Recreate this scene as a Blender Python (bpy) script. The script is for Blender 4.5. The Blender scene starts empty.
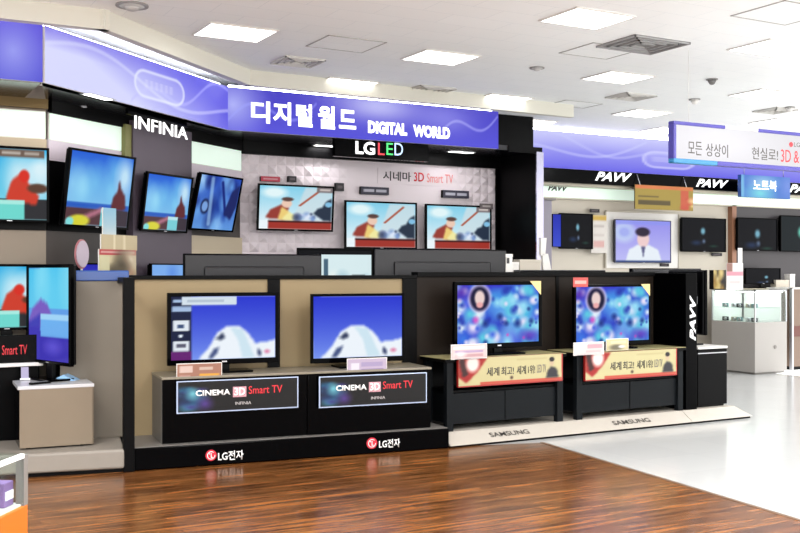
import bpy, bmesh, math, random
import numpy as np
from mathutils import Vector, Matrix, Euler
random.seed(7); np.random.seed(7)
SC = bpy.context.scene
COL = SC.collection
# ------------------------------------------------------------------ camera, world, exposure
FPX, HOR, CAMH = 1020.0, 272.0, 1.6
TURN = math.radians(-29)          # the whole place is turned so that its walls follow the world axes
def G(x, y): c, s_ = math.cos(TURN), math.sin(TURN); return (c * x - s_ * y, s_ * x + c * y)
cam_d = bpy.data.cameras.new('camera'); cam = bpy.data.objects.new('camera', cam_d); COL.objects.link(cam)
cam.location = (0, 0, CAMH); cam.rotation_euler = (math.radians(90), 0, TURN)
cam_d.sensor_width = 36; cam_d.lens = FPX / 800 * 36; cam_d.shift_y = (HOR - 266.5) / 800
cam_d.clip_start = .05; cam_d.clip_end = 100
SC.camera = cam
SC.view_settings.view_transform = 'Standard'; SC.view_settings.look = 'None'
SC.view_settings.exposure = 0.0; SC.view_settings.gamma = 1; SC.view_settings.use_curve_mapping = False
wd = bpy.data.worlds.new('store_light'); SC.world = wd; wd.use_nodes = True
wd.node_tree.nodes['Background'].inputs[0].default_value = (1, .99, .97, 1)
wd.node_tree.nodes['Background'].inputs[1].default_value = 2.7
CEIL = 3.74
def area(x, y, z, sx, sy, power, rot=(0, 0, 0), col=(1, .995, .985)):
    l = bpy.data.lights.new('fill_light', 'AREA'); l.shape = 'RECTANGLE'; l.size = sx; l.size_y = sy
    l.energy = power; l.color = col
    o = bpy.data.objects.new('fill_light', l); COL.objects.link(o); o.location = (*G(x, y), z); o.rotation_euler = rot
for (x, y) in ((-1.5, 3.2), (1.6, 4.2), (-3.2, 5.2), (4.2, 6.5), (0, .8), (3.5, 2.0), (0, -2.5), (-3.5, 0), (3.5, -1.5), (7.5, 8), (7, 4.0), (7.5, 12.0)):  # unseen fill lights added at ceiling height, all outside the view
    area(x, y, CEIL - .04, 1.2, 1.2, 140, (0, 0, 0))

# ------------------------------------------------------------------ frames: local x along a wall, y into depth
class Frame:
    def __init__(s, ox, oy, deg):
        a = math.radians(deg); s.o = (ox, oy); s.ex = (math.sin(a), math.cos(a)); s.ey = (-math.cos(a), math.sin(a)); s.rz = math.radians(90 - deg)
    def px(s, px, py, v=0.0):            # point of the plane y = v seen at that pixel -> (u, v, z)
        a = (px - 400) / FPX; c = (HOR - py) / FPX
        Y = (v + s.o[0] * s.ey[0] + s.o[1] * s.ey[1]) / (a * s.ey[0] + s.ey[1])
        dx, dy = a * Y - s.o[0], Y - s.o[1]
        return dx * s.ex[0] + dy * s.ex[1], v, CAMH + c * Y
    def pz(s, px, py, z):                # point of the height z seen at that pixel -> (u, v, z)
        Y = (z - CAMH) / ((HOR - py) / FPX); X = (px - 400) / FPX * Y
        dx, dy = X - s.o[0], Y - s.o[1]
        return dx * s.ex[0] + dy * s.ex[1], dx * s.ey[0] + dy * s.ey[1], z
    def w(s, u, v, z=0.0):
        return Vector((s.o[0] + u * s.ex[0] + v * s.ey[0], s.o[1] + u * s.ex[1] + v * s.ey[1], z))
    def rect(s, v, x0, x1, yt, yb):      # pixel rectangle -> u0, u1, z0, z1
        u0 = s.px(x0, 0, v)[0]; u1 = s.px(x1, 0, v)[0]; xm = (x0 + x1) / 2
        return u0, u1, s.px(xm, yb, v)[2], s.px(xm, yt, v)[2]
def floor_pt(px, py):
    Y = CAMH * FPX / (py - HOR); return (px - 400) / FPX * Y, Y
def dir_frame(p, q):
    return Frame(p[0], p[1], math.degrees(math.atan2(q[0] - p[0], q[1] - p[1])))

# ------------------------------------------------------------------ materials
def lin(c):
    return tuple((x / 12.92 if x <= .04045 else ((x + .055) / 1.055) ** 2.4) for x in c)
def rgb(r, g, b): return lin((r / 255, g / 255, b / 255))
MATS = {}
def mat(name, col, rough=.5, metal=0., spec=.5, emit=None, es=1., coat=0., noise=0., nscale=30., alpha=1., trans=0.):
    if name in MATS: return MATS[name]
    m = bpy.data.materials.new(name); m.use_nodes = True; nt = m.node_tree; b = nt.nodes['Principled BSDF']
    b.inputs['Base Color'].default_value = (*col, 1); b.inputs['Roughness'].default_value = rough
    b.inputs['Metallic'].default_value = metal; b.inputs['Specular IOR Level'].default_value = spec
    b.inputs['Coat Weight'].default_value = coat; b.inputs['Alpha'].default_value = alpha
    b.inputs['Transmission Weight'].default_value = trans
    if emit: b.inputs['Emission Color'].default_value = (*emit, 1); b.inputs['Emission Strength'].default_value = es
    tc = nt.nodes.new('ShaderNodeTexCoord'); nz = nt.nodes.new('ShaderNodeTexNoise'); nz.inputs['Scale'].default_value = nscale; nz.inputs['Detail'].default_value = 3
    nt.links.new(tc.outputs['Object'], nz.inputs['Vector'])
    mx = nt.nodes.new('ShaderNodeMixRGB'); mx.blend_type = 'MULTIPLY'; mx.inputs[0].default_value = noise
    mx.inputs[1].default_value = (*col, 1); nt.links.new(nz.outputs['Fac'], mx.inputs[2])
    if noise > 0: nt.links.new(mx.outputs[0], b.inputs['Base Color'])
    MATS[name] = m; return m
def attr_mat(name, emit=0., rough=.4, base=1., spec=.3):
    m = bpy.data.materials.new(name); m.use_nodes = True; nt = m.node_tree; b = nt.nodes['Principled BSDF']
    at = nt.nodes.new('ShaderNodeAttribute'); at.attribute_name = 'Col'
    if base > 0: nt.links.new(at.outputs['Color'], b.inputs['Base Color'])
    else: b.inputs['Base Color'].default_value = (.004, .004, .005, 1)
    if emit > 0:
        nt.links.new(at.outputs['Color'], b.inputs['Emission Color']); b.inputs['Emission Strength'].default_value = emit
    b.inputs['Roughness'].default_value = rough; b.inputs['Specular IOR Level'].default_value = spec
    MATS[name] = m; return m
M_SCREEN = attr_mat('tv_screen_picture', 1.0, .16, 0, .03)
M_BANNER = attr_mat('backlit_banner_film', 1.0, .35, 0, .2)
M_PRINT = attr_mat('printed_card', 0, .45, 1)
M_LIT = attr_mat('lit_print', .95, .4, 0, .2)
BLK = mat('black_plastic', rgb(4, 4, 5), .35, spec=.1, noise=.2)
BLKG = mat('black_gloss', rgb(2, 2, 3), .14, spec=.04, noise=.2)
BLKM = mat('black_laminate', rgb(4, 4, 5), .4, spec=.08, noise=.3)
CHAR = mat('charcoal_laminate', rgb(18, 21, 24), .4, spec=.1, noise=.15)
TVB = mat('tv_back_grey', rgb(26, 25, 30), .5, noise=.2)
SILV = mat('silver_metal', rgb(190, 190, 195), .3, metal=.9, noise=.1)
BEIGE = mat('beige_back_panel', rgb(150, 132, 100), .5, spec=.25, noise=.12, nscale=3)
METP = mat('brushed_champagne_panel', rgb(112, 104, 92), .42, metal=.15, noise=.2, nscale=2)
BROWN = mat('dark_brown_panel', rgb(34, 27, 22), .5, spec=.15, noise=.25, nscale=4)
TAUPE = mat('taupe_laminate', rgb(122, 108, 90), .5, noise=.1, nscale=4)
GREYP = mat('grey_plinth', rgb(138, 131, 122), .5, noise=.15, nscale=8)
GREYT = mat('grey_top', rgb(120, 116, 112), .4, noise=.15)
WHITE = mat('white_laminate', rgb(222, 219, 215), .35, noise=.06, nscale=3)
CREAM = mat('cream_laminate', rgb(192, 184, 170), .45, noise=.06, nscale=3)
WTXT = mat('white_letter', rgb(240, 240, 240), .4, emit=rgb(255, 255, 255), es=.0)
WLIT = mat('lit_white_letter', rgb(240, 240, 240), .4, emit=(1, 1, 1), es=1.1)
GTXT = mat('grey_letter', rgb(105, 100, 95), .5)
KTXT = mat('dark_letter', rgb(40, 38, 40), .5)
RTXT = mat('red_letter', rgb(214, 40, 52), .4)
RLIT = mat('lit_red_letter', rgb(214, 40, 52), .4, emit=rgb(225, 70, 80), es=1.)
GLIT = mat('lit_green_letter', rgb(60, 190, 90), .4, emit=rgb(70, 225, 120), es=1.)
BLIT = mat('lit_blue_letter', rgb(160, 190, 230), .4, emit=rgb(190, 215, 250), es=1.)
LAMP = mat('lamp_diffuser', rgb(250, 250, 248), .5, emit=rgb(255, 253, 248), es=5.0)
COVE = mat('cove_tube', rgb(250, 250, 250), .5, emit=rgb(235, 238, 255), es=14.)
FROST = mat('backlit_frosted_glass', rgb(205, 225, 212), .3, emit=rgb(214, 232, 220), es=.5)
LPINK = mat('white_plaster', rgb(203, 193, 203), .55, noise=.08)
PURP = mat('mauve_column_panel', rgb(84, 74, 86), .45, noise=.15, nscale=3)
OLIVE = mat('olive_edge', rgb(120, 120, 70), .5)
GOLDB = mat('bronze_trim', rgb(96, 76, 34), .4, metal=.3)
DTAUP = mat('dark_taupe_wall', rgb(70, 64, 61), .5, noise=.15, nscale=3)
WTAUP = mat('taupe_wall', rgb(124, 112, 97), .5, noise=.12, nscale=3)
CONC = mat('ceiling_dark_vent', rgb(120, 118, 116), .6, noise=.2)
ORANGE = mat('orange_laminate', rgb(196, 100, 6), .4, noise=.06)
BLUEC = mat('blue_sign_and_reflection', rgb(44, 76, 140), .2, spec=.6)
CABLE = mat('white_cable', rgb(232, 228, 215), .45)
WOODE = mat('wood_edge', rgb(150, 104, 78), .45, noise=.2)
def glass_mat():
    m = bpy.data.materials.new('clear_glass'); m.use_nodes = True; nt = m.node_tree
    for n in list(nt.nodes):
        if n.type == 'BSDF_PRINCIPLED': nt.nodes.remove(n)
    out = [n for n in nt.nodes if n.type == 'OUTPUT_MATERIAL'][0]
    t = nt.nodes.new('ShaderNodeBsdfTransparent'); t.inputs[0].default_value = (.93, .97, .96, 1)
    g = nt.nodes.new('ShaderNodeBsdfGlossy'); g.inputs['Roughness'].default_value = .04
    f0 = nt.nodes.new('ShaderNodeLayerWeight'); f0.inputs[0].default_value = .15; f = nt.nodes.new('ShaderNodeMath'); f.operation = 'MULTIPLY'; f.inputs[1].default_value = .35; nt.links.new(f0.outputs['Facing'], f.inputs[0])
    mx = nt.nodes.new('ShaderNodeMixShader'); nt.links.new(f.outputs[0], mx.inputs[0]); nt.links.new(t.outputs[0], mx.inputs[1]); nt.links.new(g.outputs[0], mx.inputs[2])
    nt.links.new(mx.outputs[0], out.inputs[0]); return m
GLASS = glass_mat()

# ------------------------------------------------------------------ mesh builder
class MB:
    def __init__(s): s.bm = bmesh.new()
    def box(s, x0, x1, y0, y1, z0, z1, bev=0., seg=2):
        b = bmesh.new(); bmesh.ops.create_cube(b, size=1)
        for v in b.verts:
            v.co = Vector(((x0 + x1) / 2 + v.co.x * (x1 - x0), (y0 + y1) / 2 + v.co.y * (y1 - y0), (z0 + z1) / 2 + v.co.z * (z1 - z0)))
        if bev > 0: bmesh.ops.bevel(b, geom=list(b.edges), offset=bev, segments=seg, affect='EDGES', profile=.5)
        s._join(b); return s
    def _join(s, b):
        me = bpy.data.meshes.new('t'); b.to_mesh(me); b.free(); s.bm.from_mesh(me); bpy.data.meshes.remove(me)
    def cyl(s, p0, p1, r0, r1=None, n=20, caps=True):
        r1 = r0 if r1 is None else r1; p0, p1 = Vector(p0), Vector(p1); d = p1 - p0
        b = bmesh.new(); bmesh.ops.create_cone(b, cap_ends=caps, segments=n, radius1=r0, radius2=r1, depth=d.length)
        bmesh.ops.transform(b, matrix=Matrix.Translation((p0 + p1) / 2) @ d.to_track_quat('Z', 'Y').to_matrix().to_4x4(), verts=b.verts)
        for f in b.faces: f.smooth = len(f.verts) == 4
        s._join(b); return s
    def ball(s, c, r, sc=(1, 1, 1), n=14):
        b = bmesh.new(); bmesh.ops.create_uvsphere(b, u_segments=n, v_segments=n // 2 + 1, radius=r)
        for v in b.verts: v.co = Vector((c[0] + v.co.x * sc[0], c[1] + v.co.y * sc[1], c[2] + v.co.z * sc[2]))
        for f in b.faces: f.smooth = True
        s._join(b); return s
    def tube(s, pts, r, n=8):
        for a, b in zip(pts[:-1], pts[1:]): s.cyl(a, b, r, n=n)
        return s
    def prism(s, pts, axis, a0, a1):     # outline in the plane across the axis, extruded from a0 to a1
        def P(p, a): return {'x': (a, p[0], p[1]), 'y': (p[0], a, p[1]), 'z': (p[0], p[1], a)}[axis]
        A = [s.bm.verts.new(P(p, a0)) for p in pts]; B = [s.bm.verts.new(P(p, a1)) for p in pts]
        s.bm.faces.new(A); s.bm.faces.new(B[::-1]); n = len(pts)
        for i in range(n): s.bm.faces.new((A[i], B[i], B[(i + 1) % n], A[(i + 1) % n]))
        bmesh.ops.recalc_face_normals(s.bm, faces=list(s.bm.faces)); return s
    def hexa(s, v8):
        V = [s.bm.verts.new(p) for p in v8]
        for f in ((0, 1, 2, 3), (4, 7, 6, 5), (0, 4, 5, 1), (1, 5, 6, 2), (2, 6, 7, 3), (3, 7, 4, 0)): s.bm.faces.new([V[i] for i in f])
        bmesh.ops.recalc_face_normals(s.bm, faces=list(s.bm.faces)); return s
    def mesh(s, name, m):
        me = bpy.data.meshes.new(name); s.bm.to_mesh(me); s.bm.free(); me.materials.append(m); return me
class Thing:
    """A thing in a frame; its base point is in frame coordinates, geometry is given in frame coordinates too."""
    def __init__(s, F, name, base, label=None, cat=None, group=None, kind=None, tilt=0., yaw=0., local=False):
        s.F, s.base, s.name = F, base, name; s.local = local
        s.loc = F.w(*base); s.loc = Vector((*G(s.loc.x, s.loc.y), s.loc.z)); s.rot = (tilt, 0, F.rz + yaw + TURN); s.root = None
        s.meta = dict(label=label, category=cat, group=group, kind=kind)
    def _meta(s, o):
        for k, v in s.meta.items():
            if v: o[k] = v
        o.location = s.loc; o.rotation_euler = s.rot
    def top(s):
        if s.root is None:
            s.root = bpy.data.objects.new(s.name, None); s.root.empty_display_size = .1; COL.objects.link(s.root); s._meta(s.root)
        return s.root
    def _shift(s, me):
        if not s.local: me.transform(Matrix.Translation((-s.base[0], -s.base[1], -s.base[2])))
    def solo(s, mb, m):
        me = mb.mesh(s.name, m) if isinstance(mb, MB) else mb
        s._shift(me); o = bpy.data.objects.new(s.name, me); COL.objects.link(o); s._meta(o); s.root = o; return o
    def part(s, name, mb, m, parent=None, label=None):
        me = mb.mesh(name, m) if isinstance(mb, MB) else mb
        s._shift(me); o = bpy.data.objects.new(name, me); COL.objects.link(o); o.parent = parent or s.top()
        if label: o['label'] = label
        return o
def copy_tree(o, parent=None):
    c = o.copy(); COL.objects.link(c)
    if parent is not None: c.parent = parent
    for ch in [x for x in bpy.data.objects if x.parent == o]: copy_tree(ch, c)
    return c

# ------------------------------------------------------------------ text and painted pictures
def text_mesh(txt, u0, u1, z0, z1, y, m, bold=0., shear=0., vertical=False, ext=.002, keep=False):
    cu = bpy.data.curves.new('lettering', 'FONT'); cu.body = txt; cu.size = 1; cu.offset = bold; cu.shear = shear; cu.resolution_u = 3
    ob = bpy.data.objects.new('lettering_source', cu); COL.objects.link(ob)
    dg = bpy.context.evaluated_depsgraph_get(); me = bpy.data.meshes.new_from_object(ob.evaluated_get(dg))
    bpy.data.objects.remove(ob); bpy.data.curves.remove(cu); me.name = 'lettering'
    n = len(me.vertices); co = np.zeros(n * 3); me.vertices.foreach_get('co', co); co = co.reshape(-1, 3)
    x, y2 = co[:, 0].copy(), co[:, 1].copy()
    if vertical: x, y2 = -y2, x
    x = (x - x.min()) / max(1e-6, x.max() - x.min()); y2 = (y2 - y2.min()) / max(1e-6, y2.max() - y2.min())
    co[:, 0] = u0 + x * (u1 - u0); co[:, 1] = y; co[:, 2] = z0 + y2 * (z1 - z0)
    me.vertices.foreach_set('co', co.ravel()); me.update()
    bm = bmesh.new(); bm.from_mesh(me)
    r = bmesh.ops.extrude_face_region(bm, geom=list(bm.faces))
    for v in r['geom']:
        if isinstance(v, bmesh.types.BMVert): v.co.y -= ext
    bmesh.ops.recalc_face_normals(bm, faces=list(bm.faces)); bm.to_mesh(me); bm.free()
    me.materials.clear(); me.materials.append(m); return me
class Pic:
    def __init__(s, S, T, c): s.S, s.T = S, T; s.c = np.ones(S.shape + (3,)) * (np.array(c) / 255.)
    def _b(s, a, col):
        a = np.clip(a, 0, 1)[..., None]; s.c = s.c * (1 - a) + a * (np.array(col) / 255.); return s
    def grad(s, c0, c1, p=1.):
        t = (s.T ** p)[..., None]; s.c = (1 - t) * np.array(c0) / 255. + t * np.array(c1) / 255.; return s
    def ell(s, cx, cy, rx, ry, col, soft=.2, a=1.):
        d = np.sqrt(((s.S - cx) / rx) ** 2 + ((s.T - cy) / ry) ** 2); return s._b(a * (1 - (d - (1 - soft)) / (2 * soft)), col)
    def box(s, x0, x1, y0, y1, col, a=1., soft=.012):
        m = np.clip((s.S - x0) / soft + .5, 0, 1) * np.clip((x1 - s.S) / soft + .5, 0, 1) * np.clip((s.T - y0) / soft + .5, 0, 1) * np.clip((y1 - s.T) / soft + .5, 0, 1)
        return s._b(m * a, col)
    def line(s, p, q, w, col, a=1.):
        px, py = s.S - p[0], s.T - p[1]; dx, dy = q[0] - p[0], q[1] - p[1]; h = np.clip((px * dx + py * dy) / (dx * dx + dy * dy), 0, 1)
        d = np.hypot(px - h * dx, py - h * dy); return s._b(a * np.clip(1.5 - d / w, 0, 1), col)
    def poly(s, pts, col, a=1.):
        ins = np.zeros(s.S.shape, bool); n = len(pts)
        for i in range(n):
            (x0, y0), (x1, y1) = pts[i], pts[(i + 1) % n]
            if y0 == y1: continue
            c = ((y0 > s.T) != (y1 > s.T)) & (s.S < (x1 - x0) * (s.T - y0) / (y1 - y0) + x0); ins ^= c
        m = ins.astype(float); m = (m + np.roll(m, 1, 0) + np.roll(m, -1, 0)) / 3; m = (m + np.roll(m, 1, 1) + np.roll(m, -1, 1)) / 3
        return s._b(m * a, col)
    def blobs(s, n, cols, r, seed, a=.7, box=(0, 1, 0, 1)):
        rs = np.random.RandomState(seed)
        for i in range(n):
            k = r * (.5 + rs.rand()); s.ell(box[0] + rs.rand() * (box[1] - box[0]), box[2] + rs.rand() * (box[3] - box[2]), k, k * 1.6, cols[rs.randint(len(cols))], .6, a)
        return s
def painted(u0, u1, z0, z1, y, fn, m, nx=84, ny=50, name='screen'):
    S, T = np.meshgrid(np.linspace(0, 1, nx), np.linspace(0, 1, ny)); c = np.clip(fn(S, T).c, 0, 1)
    cl = np.where(c <= .04045, c / 12.92, ((c + .055) / 1.055) ** 2.4).reshape(-1, 3) * (.68 if m is M_PRINT else 1.)
    me = bpy.data.meshes.new(name)
    V = np.stack([u0 + S * (u1 - u0), np.full(S.shape, y), z0 + T * (z1 - z0)], -1).reshape(-1, 3)
    F = [(j * nx + i, j * nx + i + 1, (j + 1) * nx + i + 1, (j + 1) * nx + i) for j in range(ny - 1) for i in range(nx - 1)]
    me.from_pydata(V.tolist(), [], F); at = me.color_attributes.new('Col', 'FLOAT_COLOR', 'POINT')
    at.data.foreach_set('color', np.concatenate([cl, np.ones((len(cl), 1))], 1).astype(np.float32).ravel())
    me.materials.append(m); return me

# pictures on the screens
def pic_sea(S, T):
    p = Pic(S, T, (60, 190, 225)).grad((150, 225, 235), (30, 165, 225)); p.blobs(9, [(215, 240, 245), (190, 230, 245)], .12, 3, .6, (.0, 1, .45, .9))
    p.ell(.72, .72, .22, .2, (215, 240, 248), .5, .8)
    p.box(.0, 1, 0, .30, (45, 45, 48)).poly([(.25, .3), (.33, .55), (.45, .66), (.56, .52), (.7, .34), (.66, .22), (.3, .24)], (205, 60, 40))
    p.ell(.5, .62, .07, .09, (215, 45, 30)).ell(.68, .45, .14, .07, (90, 60, 45)).box(-.1, .5, .0, .27, (110, 215, 205)).box(-.1, .5, .22, .27, (170, 235, 225))
    p.ell(.88, .19, .03, .02, (200, 190, 90)).ell(.88, .06, .03, .02, (200, 190, 90)); return p
def pic_card_sea(S, T):
    q = pic_sea(S - .2, T); q.S = S
    return q.box(.36, .97, .88, 1.0, (110, 92, 80)).box(.40, .65, .92, .96, (190, 180, 170)).box(.7, .9, .92, .96, (180, 170, 160))
def pic_rock(S, T):
    p = Pic(S, T, (60, 150, 220)).grad((150, 215, 240), (25, 90, 210), 1.3); p.blobs(8, [(150, 215, 245), (120, 200, 240)], .1, 5, .5, (.0, .8, .4, .8))
    p.ell(.88, .72, .13, .26, (190, 225, 245), .5, .8).box(0, 1, .24, .31, (40, 90, 190)).box(0, 1, 0, .24, (85, 55, 60))
    p.poly([(.7, .22), (.72, .42), (.78, .5), (.8, .68), (.84, .55), (.92, .45), (.95, .25)], (95, 40, 45))
    p.poly([(.2, .1), (.55, .26), (.62, .22), (.25, .04)], (175, 110, 130)).ell(.22, .06, .16, .08, (215, 210, 60)).ell(.08, .04, .06, .06, (130, 220, 220))
    p.box(.55, .78, .0, .25, (120, 205, 215)).box(.55, .78, .20, .25, (190, 230, 235)).box(.78, 1, 0, .24, (60, 50, 60)); return p
def pic_ice(S, T):
    p = Pic(S, T, (50, 95, 185)).grad((95, 150, 220), (40, 75, 180)); p.blobs(28, [(150, 200, 245), (30, 60, 150), (110, 170, 235), (190, 225, 250), (25, 40, 110)], .09, 11, .6)
    p.ell(.22, .42, .1, .14, (20, 25, 60)).ell(.22, .42, .07, .10, (120, 160, 220)).line((.55, .9), (.75, .3), .03, (25, 40, 120)).line((.3, .95), (.38, .1), .04, (170, 210, 245), .6)
    p.poly([(.7, .3), (.82, .75), (1, .9), (1, .5), (.9, .2)], (30, 40, 100)); return p
def pic_cartoon(S, T):
    p = Pic(S, T, (150, 215, 235)).grad((240, 247, 250), (130, 205, 232)); p.ell(.2, .85, .16, .12, (225, 245, 248), .4).poly([(.45, .2), (.62, 1.0), (1, 1), (1, .2)], (205, 222, 228), .8)
    p.poly([(.08, .25), (.15, .45), (.3, .58), (.4, .5), (.34, .22)], (150, 60, 50)).poly([(.25, .22), (.3, .52), (.4, .42), (.45, .22)], (235, 205, 120))
    p.ell(.37, .6, .07, .1, (235, 200, 180), .15).ell(.38, .70, .08, .05, (90, 65, 60), .2).poly([(.3, .22), (.4, .4), (.52, .3), (.56, .22)], (240, 232, 160))
    p.line((.55, .56), (.82, .92), .018, (170, 90, 70)).line((.5, .36), (.75, .3), .02, (235, 240, 250)).blobs(12, [(120, 150, 205), (225, 235, 250), (70, 80, 110)], .035, 8, .8, (.5, .85, .22, .4))
    p.poly([(.74, .38), (.8, .5), (.86, .52), (.92, .68), (1, .75), (1, .2), (.88, .22)], (40, 52, 70)).ell(.95, .6, .05, .06, (130, 190, 225), .2)
    p.box(.12, 1, 0, .2, (160, 52, 42)).box(.12, 1, .15, .2, (70, 25, 25)).box(0, .12, 0, .2, (235, 245, 250)); return p
def pic_cartoon_tag(S, T): return pic_cartoon(S, T).box(.78, 1.02, .88, 1.02, (120, 110, 112)).box(.82, .97, .92, .97, (200, 190, 185))
def pic_violet(S, T):
    p = Pic(S, T, (80, 195, 235)).grad((120, 210, 240), (70, 190, 235)); p.blobs(6, [(150, 225, 245), (110, 210, 240)], .16, 6, .6, (0, 1, .6, 1)).box(-.1, 1.1, -.1, .56, (96, 150, 228), .9).box(-.1, 1.1, -.1, .32, (62, 52, 176))
    p.poly([(-.01, .42), (.1, .56), (.3, .66), (.46, .62), (.62, .44), (.3, .36), (-.01, .36)], (120, 90, 190)).box(.3, 1.1, .26, .5, (110, 175, 238)).box(.3, 1.1, .44, .5, (160, 210, 245)).poly([(0, 0), (.28, 0), (.28, .5), (0, .4)], (66, 58, 178)).ell(.6, .15, .2, .08, (90, 80, 205), .5, .8); return p
def pic_mount(S, T):
    p = Pic(S, T, (40, 70, 215)).grad((120, 150, 240), (35, 50, 205), .8)
    p.poly([(.08, 0), (.2, .18), (.3, .42), (.42, .53), (.56, .52), (.66, .42), (.76, .24), (.9, .26), (1.01, .3), (1.01, -.01)], (236, 243, 250))
    p.poly([(.45, .5), (.55, .3), (.6, .02), (.75, .02), (.66, .3), (.6, .48)], (205, 228, 240)).poly([(.28, .32), (.36, .42), (.4, .34), (.34, .3)], (50, 60, 90))
    p.poly([(.2, .02), (.26, .16), (.33, .2), (.3, .08), (.24, .0)], (70, 85, 130)).poly([(.78, .16), (.82, .12), (.83, .03), (.78, .05)], (60, 70, 110)).ell(.9, .1, .035, .035, (220, 120, 160), .5, .7)
    return p
def pic_menu(S, T):
    p = pic_mount(np.clip((S - .19) / .81, 0, 1), T); p.S, p.T = S, T
    p.box(-.1, .19, -.1, 1.1, (22, 30, 62)).box(.10, .62, .86, 1.0, (212, 225, 235)).box(.15, .5, .91, .95, (180, 195, 210)).box(-.1, .19, -.1, .14, (120, 30, 125), .8)
    for k, t in enumerate((.93, .81)): p.box(.02, .1, t - .025, t + .025, (165, 190, 225))
    p.box(.01, .19, .76, .84, (165, 190, 225)); p.box(.02, .17, .46, .62, (225, 232, 240)).box(.02, .17, .14, .30, (225, 232, 240)).box(.06, .12, .5, .56, (60, 80, 120)).box(.05, .14, .2, .26, (90, 90, 110))
    p.ell(.09, .38, .02, .025, (230, 240, 250)); return p
def pic_galaxy(sd):
    def f(S, T):
        p = Pic(S, T, (45, 70, 200)).grad((60, 150, 215), (50, 50, 200)); p.blobs(60, [(70, 190, 225), (40, 60, 200), (140, 215, 240), (90, 90, 225), (30, 50, 190), (60, 130, 230)], .09, sd, .65)
        p.blobs(60, [(225, 240, 250), (150, 220, 245), (235, 225, 250), (90, 200, 225)], .045, sd + 1, .85).blobs(30, [(30, 50, 170), (50, 90, 220), (20, 40, 120)], .03, sd + 7, .7).blobs(5, [(220, 80, 190), (240, 220, 235)], .025, sd + 2, .8)
        p.ell(.27, .78, .14, .24, (215, 200, 235), .15).ell(.27, .77, .115, .21, (22, 20, 55), .15).ell(.27, .78, .06, .13, (235, 210, 205), .2).ell(.27, .66, .04, .05, (235, 170, 170), .3)
        p.ell(.05, .88, .1, .12, (90, 40, 170), .5, .6).ell(.88, .12, .1, .1, (120, 60, 190), .5, .5); return p
    return f
def pic_news(S, T):
    p = Pic(S, T, (165, 160, 240)).grad((190, 190, 245), (150, 145, 235)); p.ell(.15, .72, .2, .24, (205, 225, 245), .3, .7).ell(.16, .72, .12, .14, (165, 175, 240), .3, .8)
    p.poly([(.18, 0), (.24, .3), (.4, .42), (.6, .42), (.78, .3), (.84, 0)], (232, 240, 248)).ell(.5, .56, .11, .2, (238, 205, 205), .15).ell(.49, .73, .13, .11, (50, 40, 60), .2)
    p.poly([(.46, .38), (.5, .1), (.54, .38)], (90, 90, 130)).box(0, 1, .9, 1.02, (140, 150, 240), .6).box(0, 1, -.02, .04, (60, 80, 130)); return p
def pic_dark(cx, cy, k=1.):
    def f(S, T):
        p = Pic(S, T, (12, 13, 16)); p.ell(cx, cy + .12, .05 * k, .1 * k, (120, 175, 195), .5).ell(cx + .02, cy - .2, .04 * k, .07 * k, (110, 130, 160), .5, .7)
        p.ell(cx - .15, cy - .25, .12 * k, .08 * k, (35, 50, 80), .5, .8).ell(cx + .25, cy - .35, .1 * k, .04 * k, (30, 60, 50), .5, .8); return p
    return f
def pic_show(S, T):
    p = Pic(S, T, (215, 235, 238)); p.blobs(16, [(240, 245, 240), (150, 190, 205), (90, 120, 145)], .09, 21, .7, (0, 1, .0, .5)).box(.08, .16, .4, .9, (70, 100, 120)).ell(.75, .25, .1, .14, (215, 70, 80), .4).box(.6, .85, .4, .55, (70, 80, 85), .7); return p
def pic_blue(S, T): return Pic(S, T, (60, 60, 200)).grad((110, 110, 235), (40, 40, 170)).ell(.5, .5, .3, .1, (190, 190, 250), .5, .7)
def pic_cloud(S, T): return Pic(S, T, (120, 170, 235)).blobs(10, [(200, 220, 250), (90, 140, 225), (225, 235, 250)], .14, 9, .7)

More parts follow.
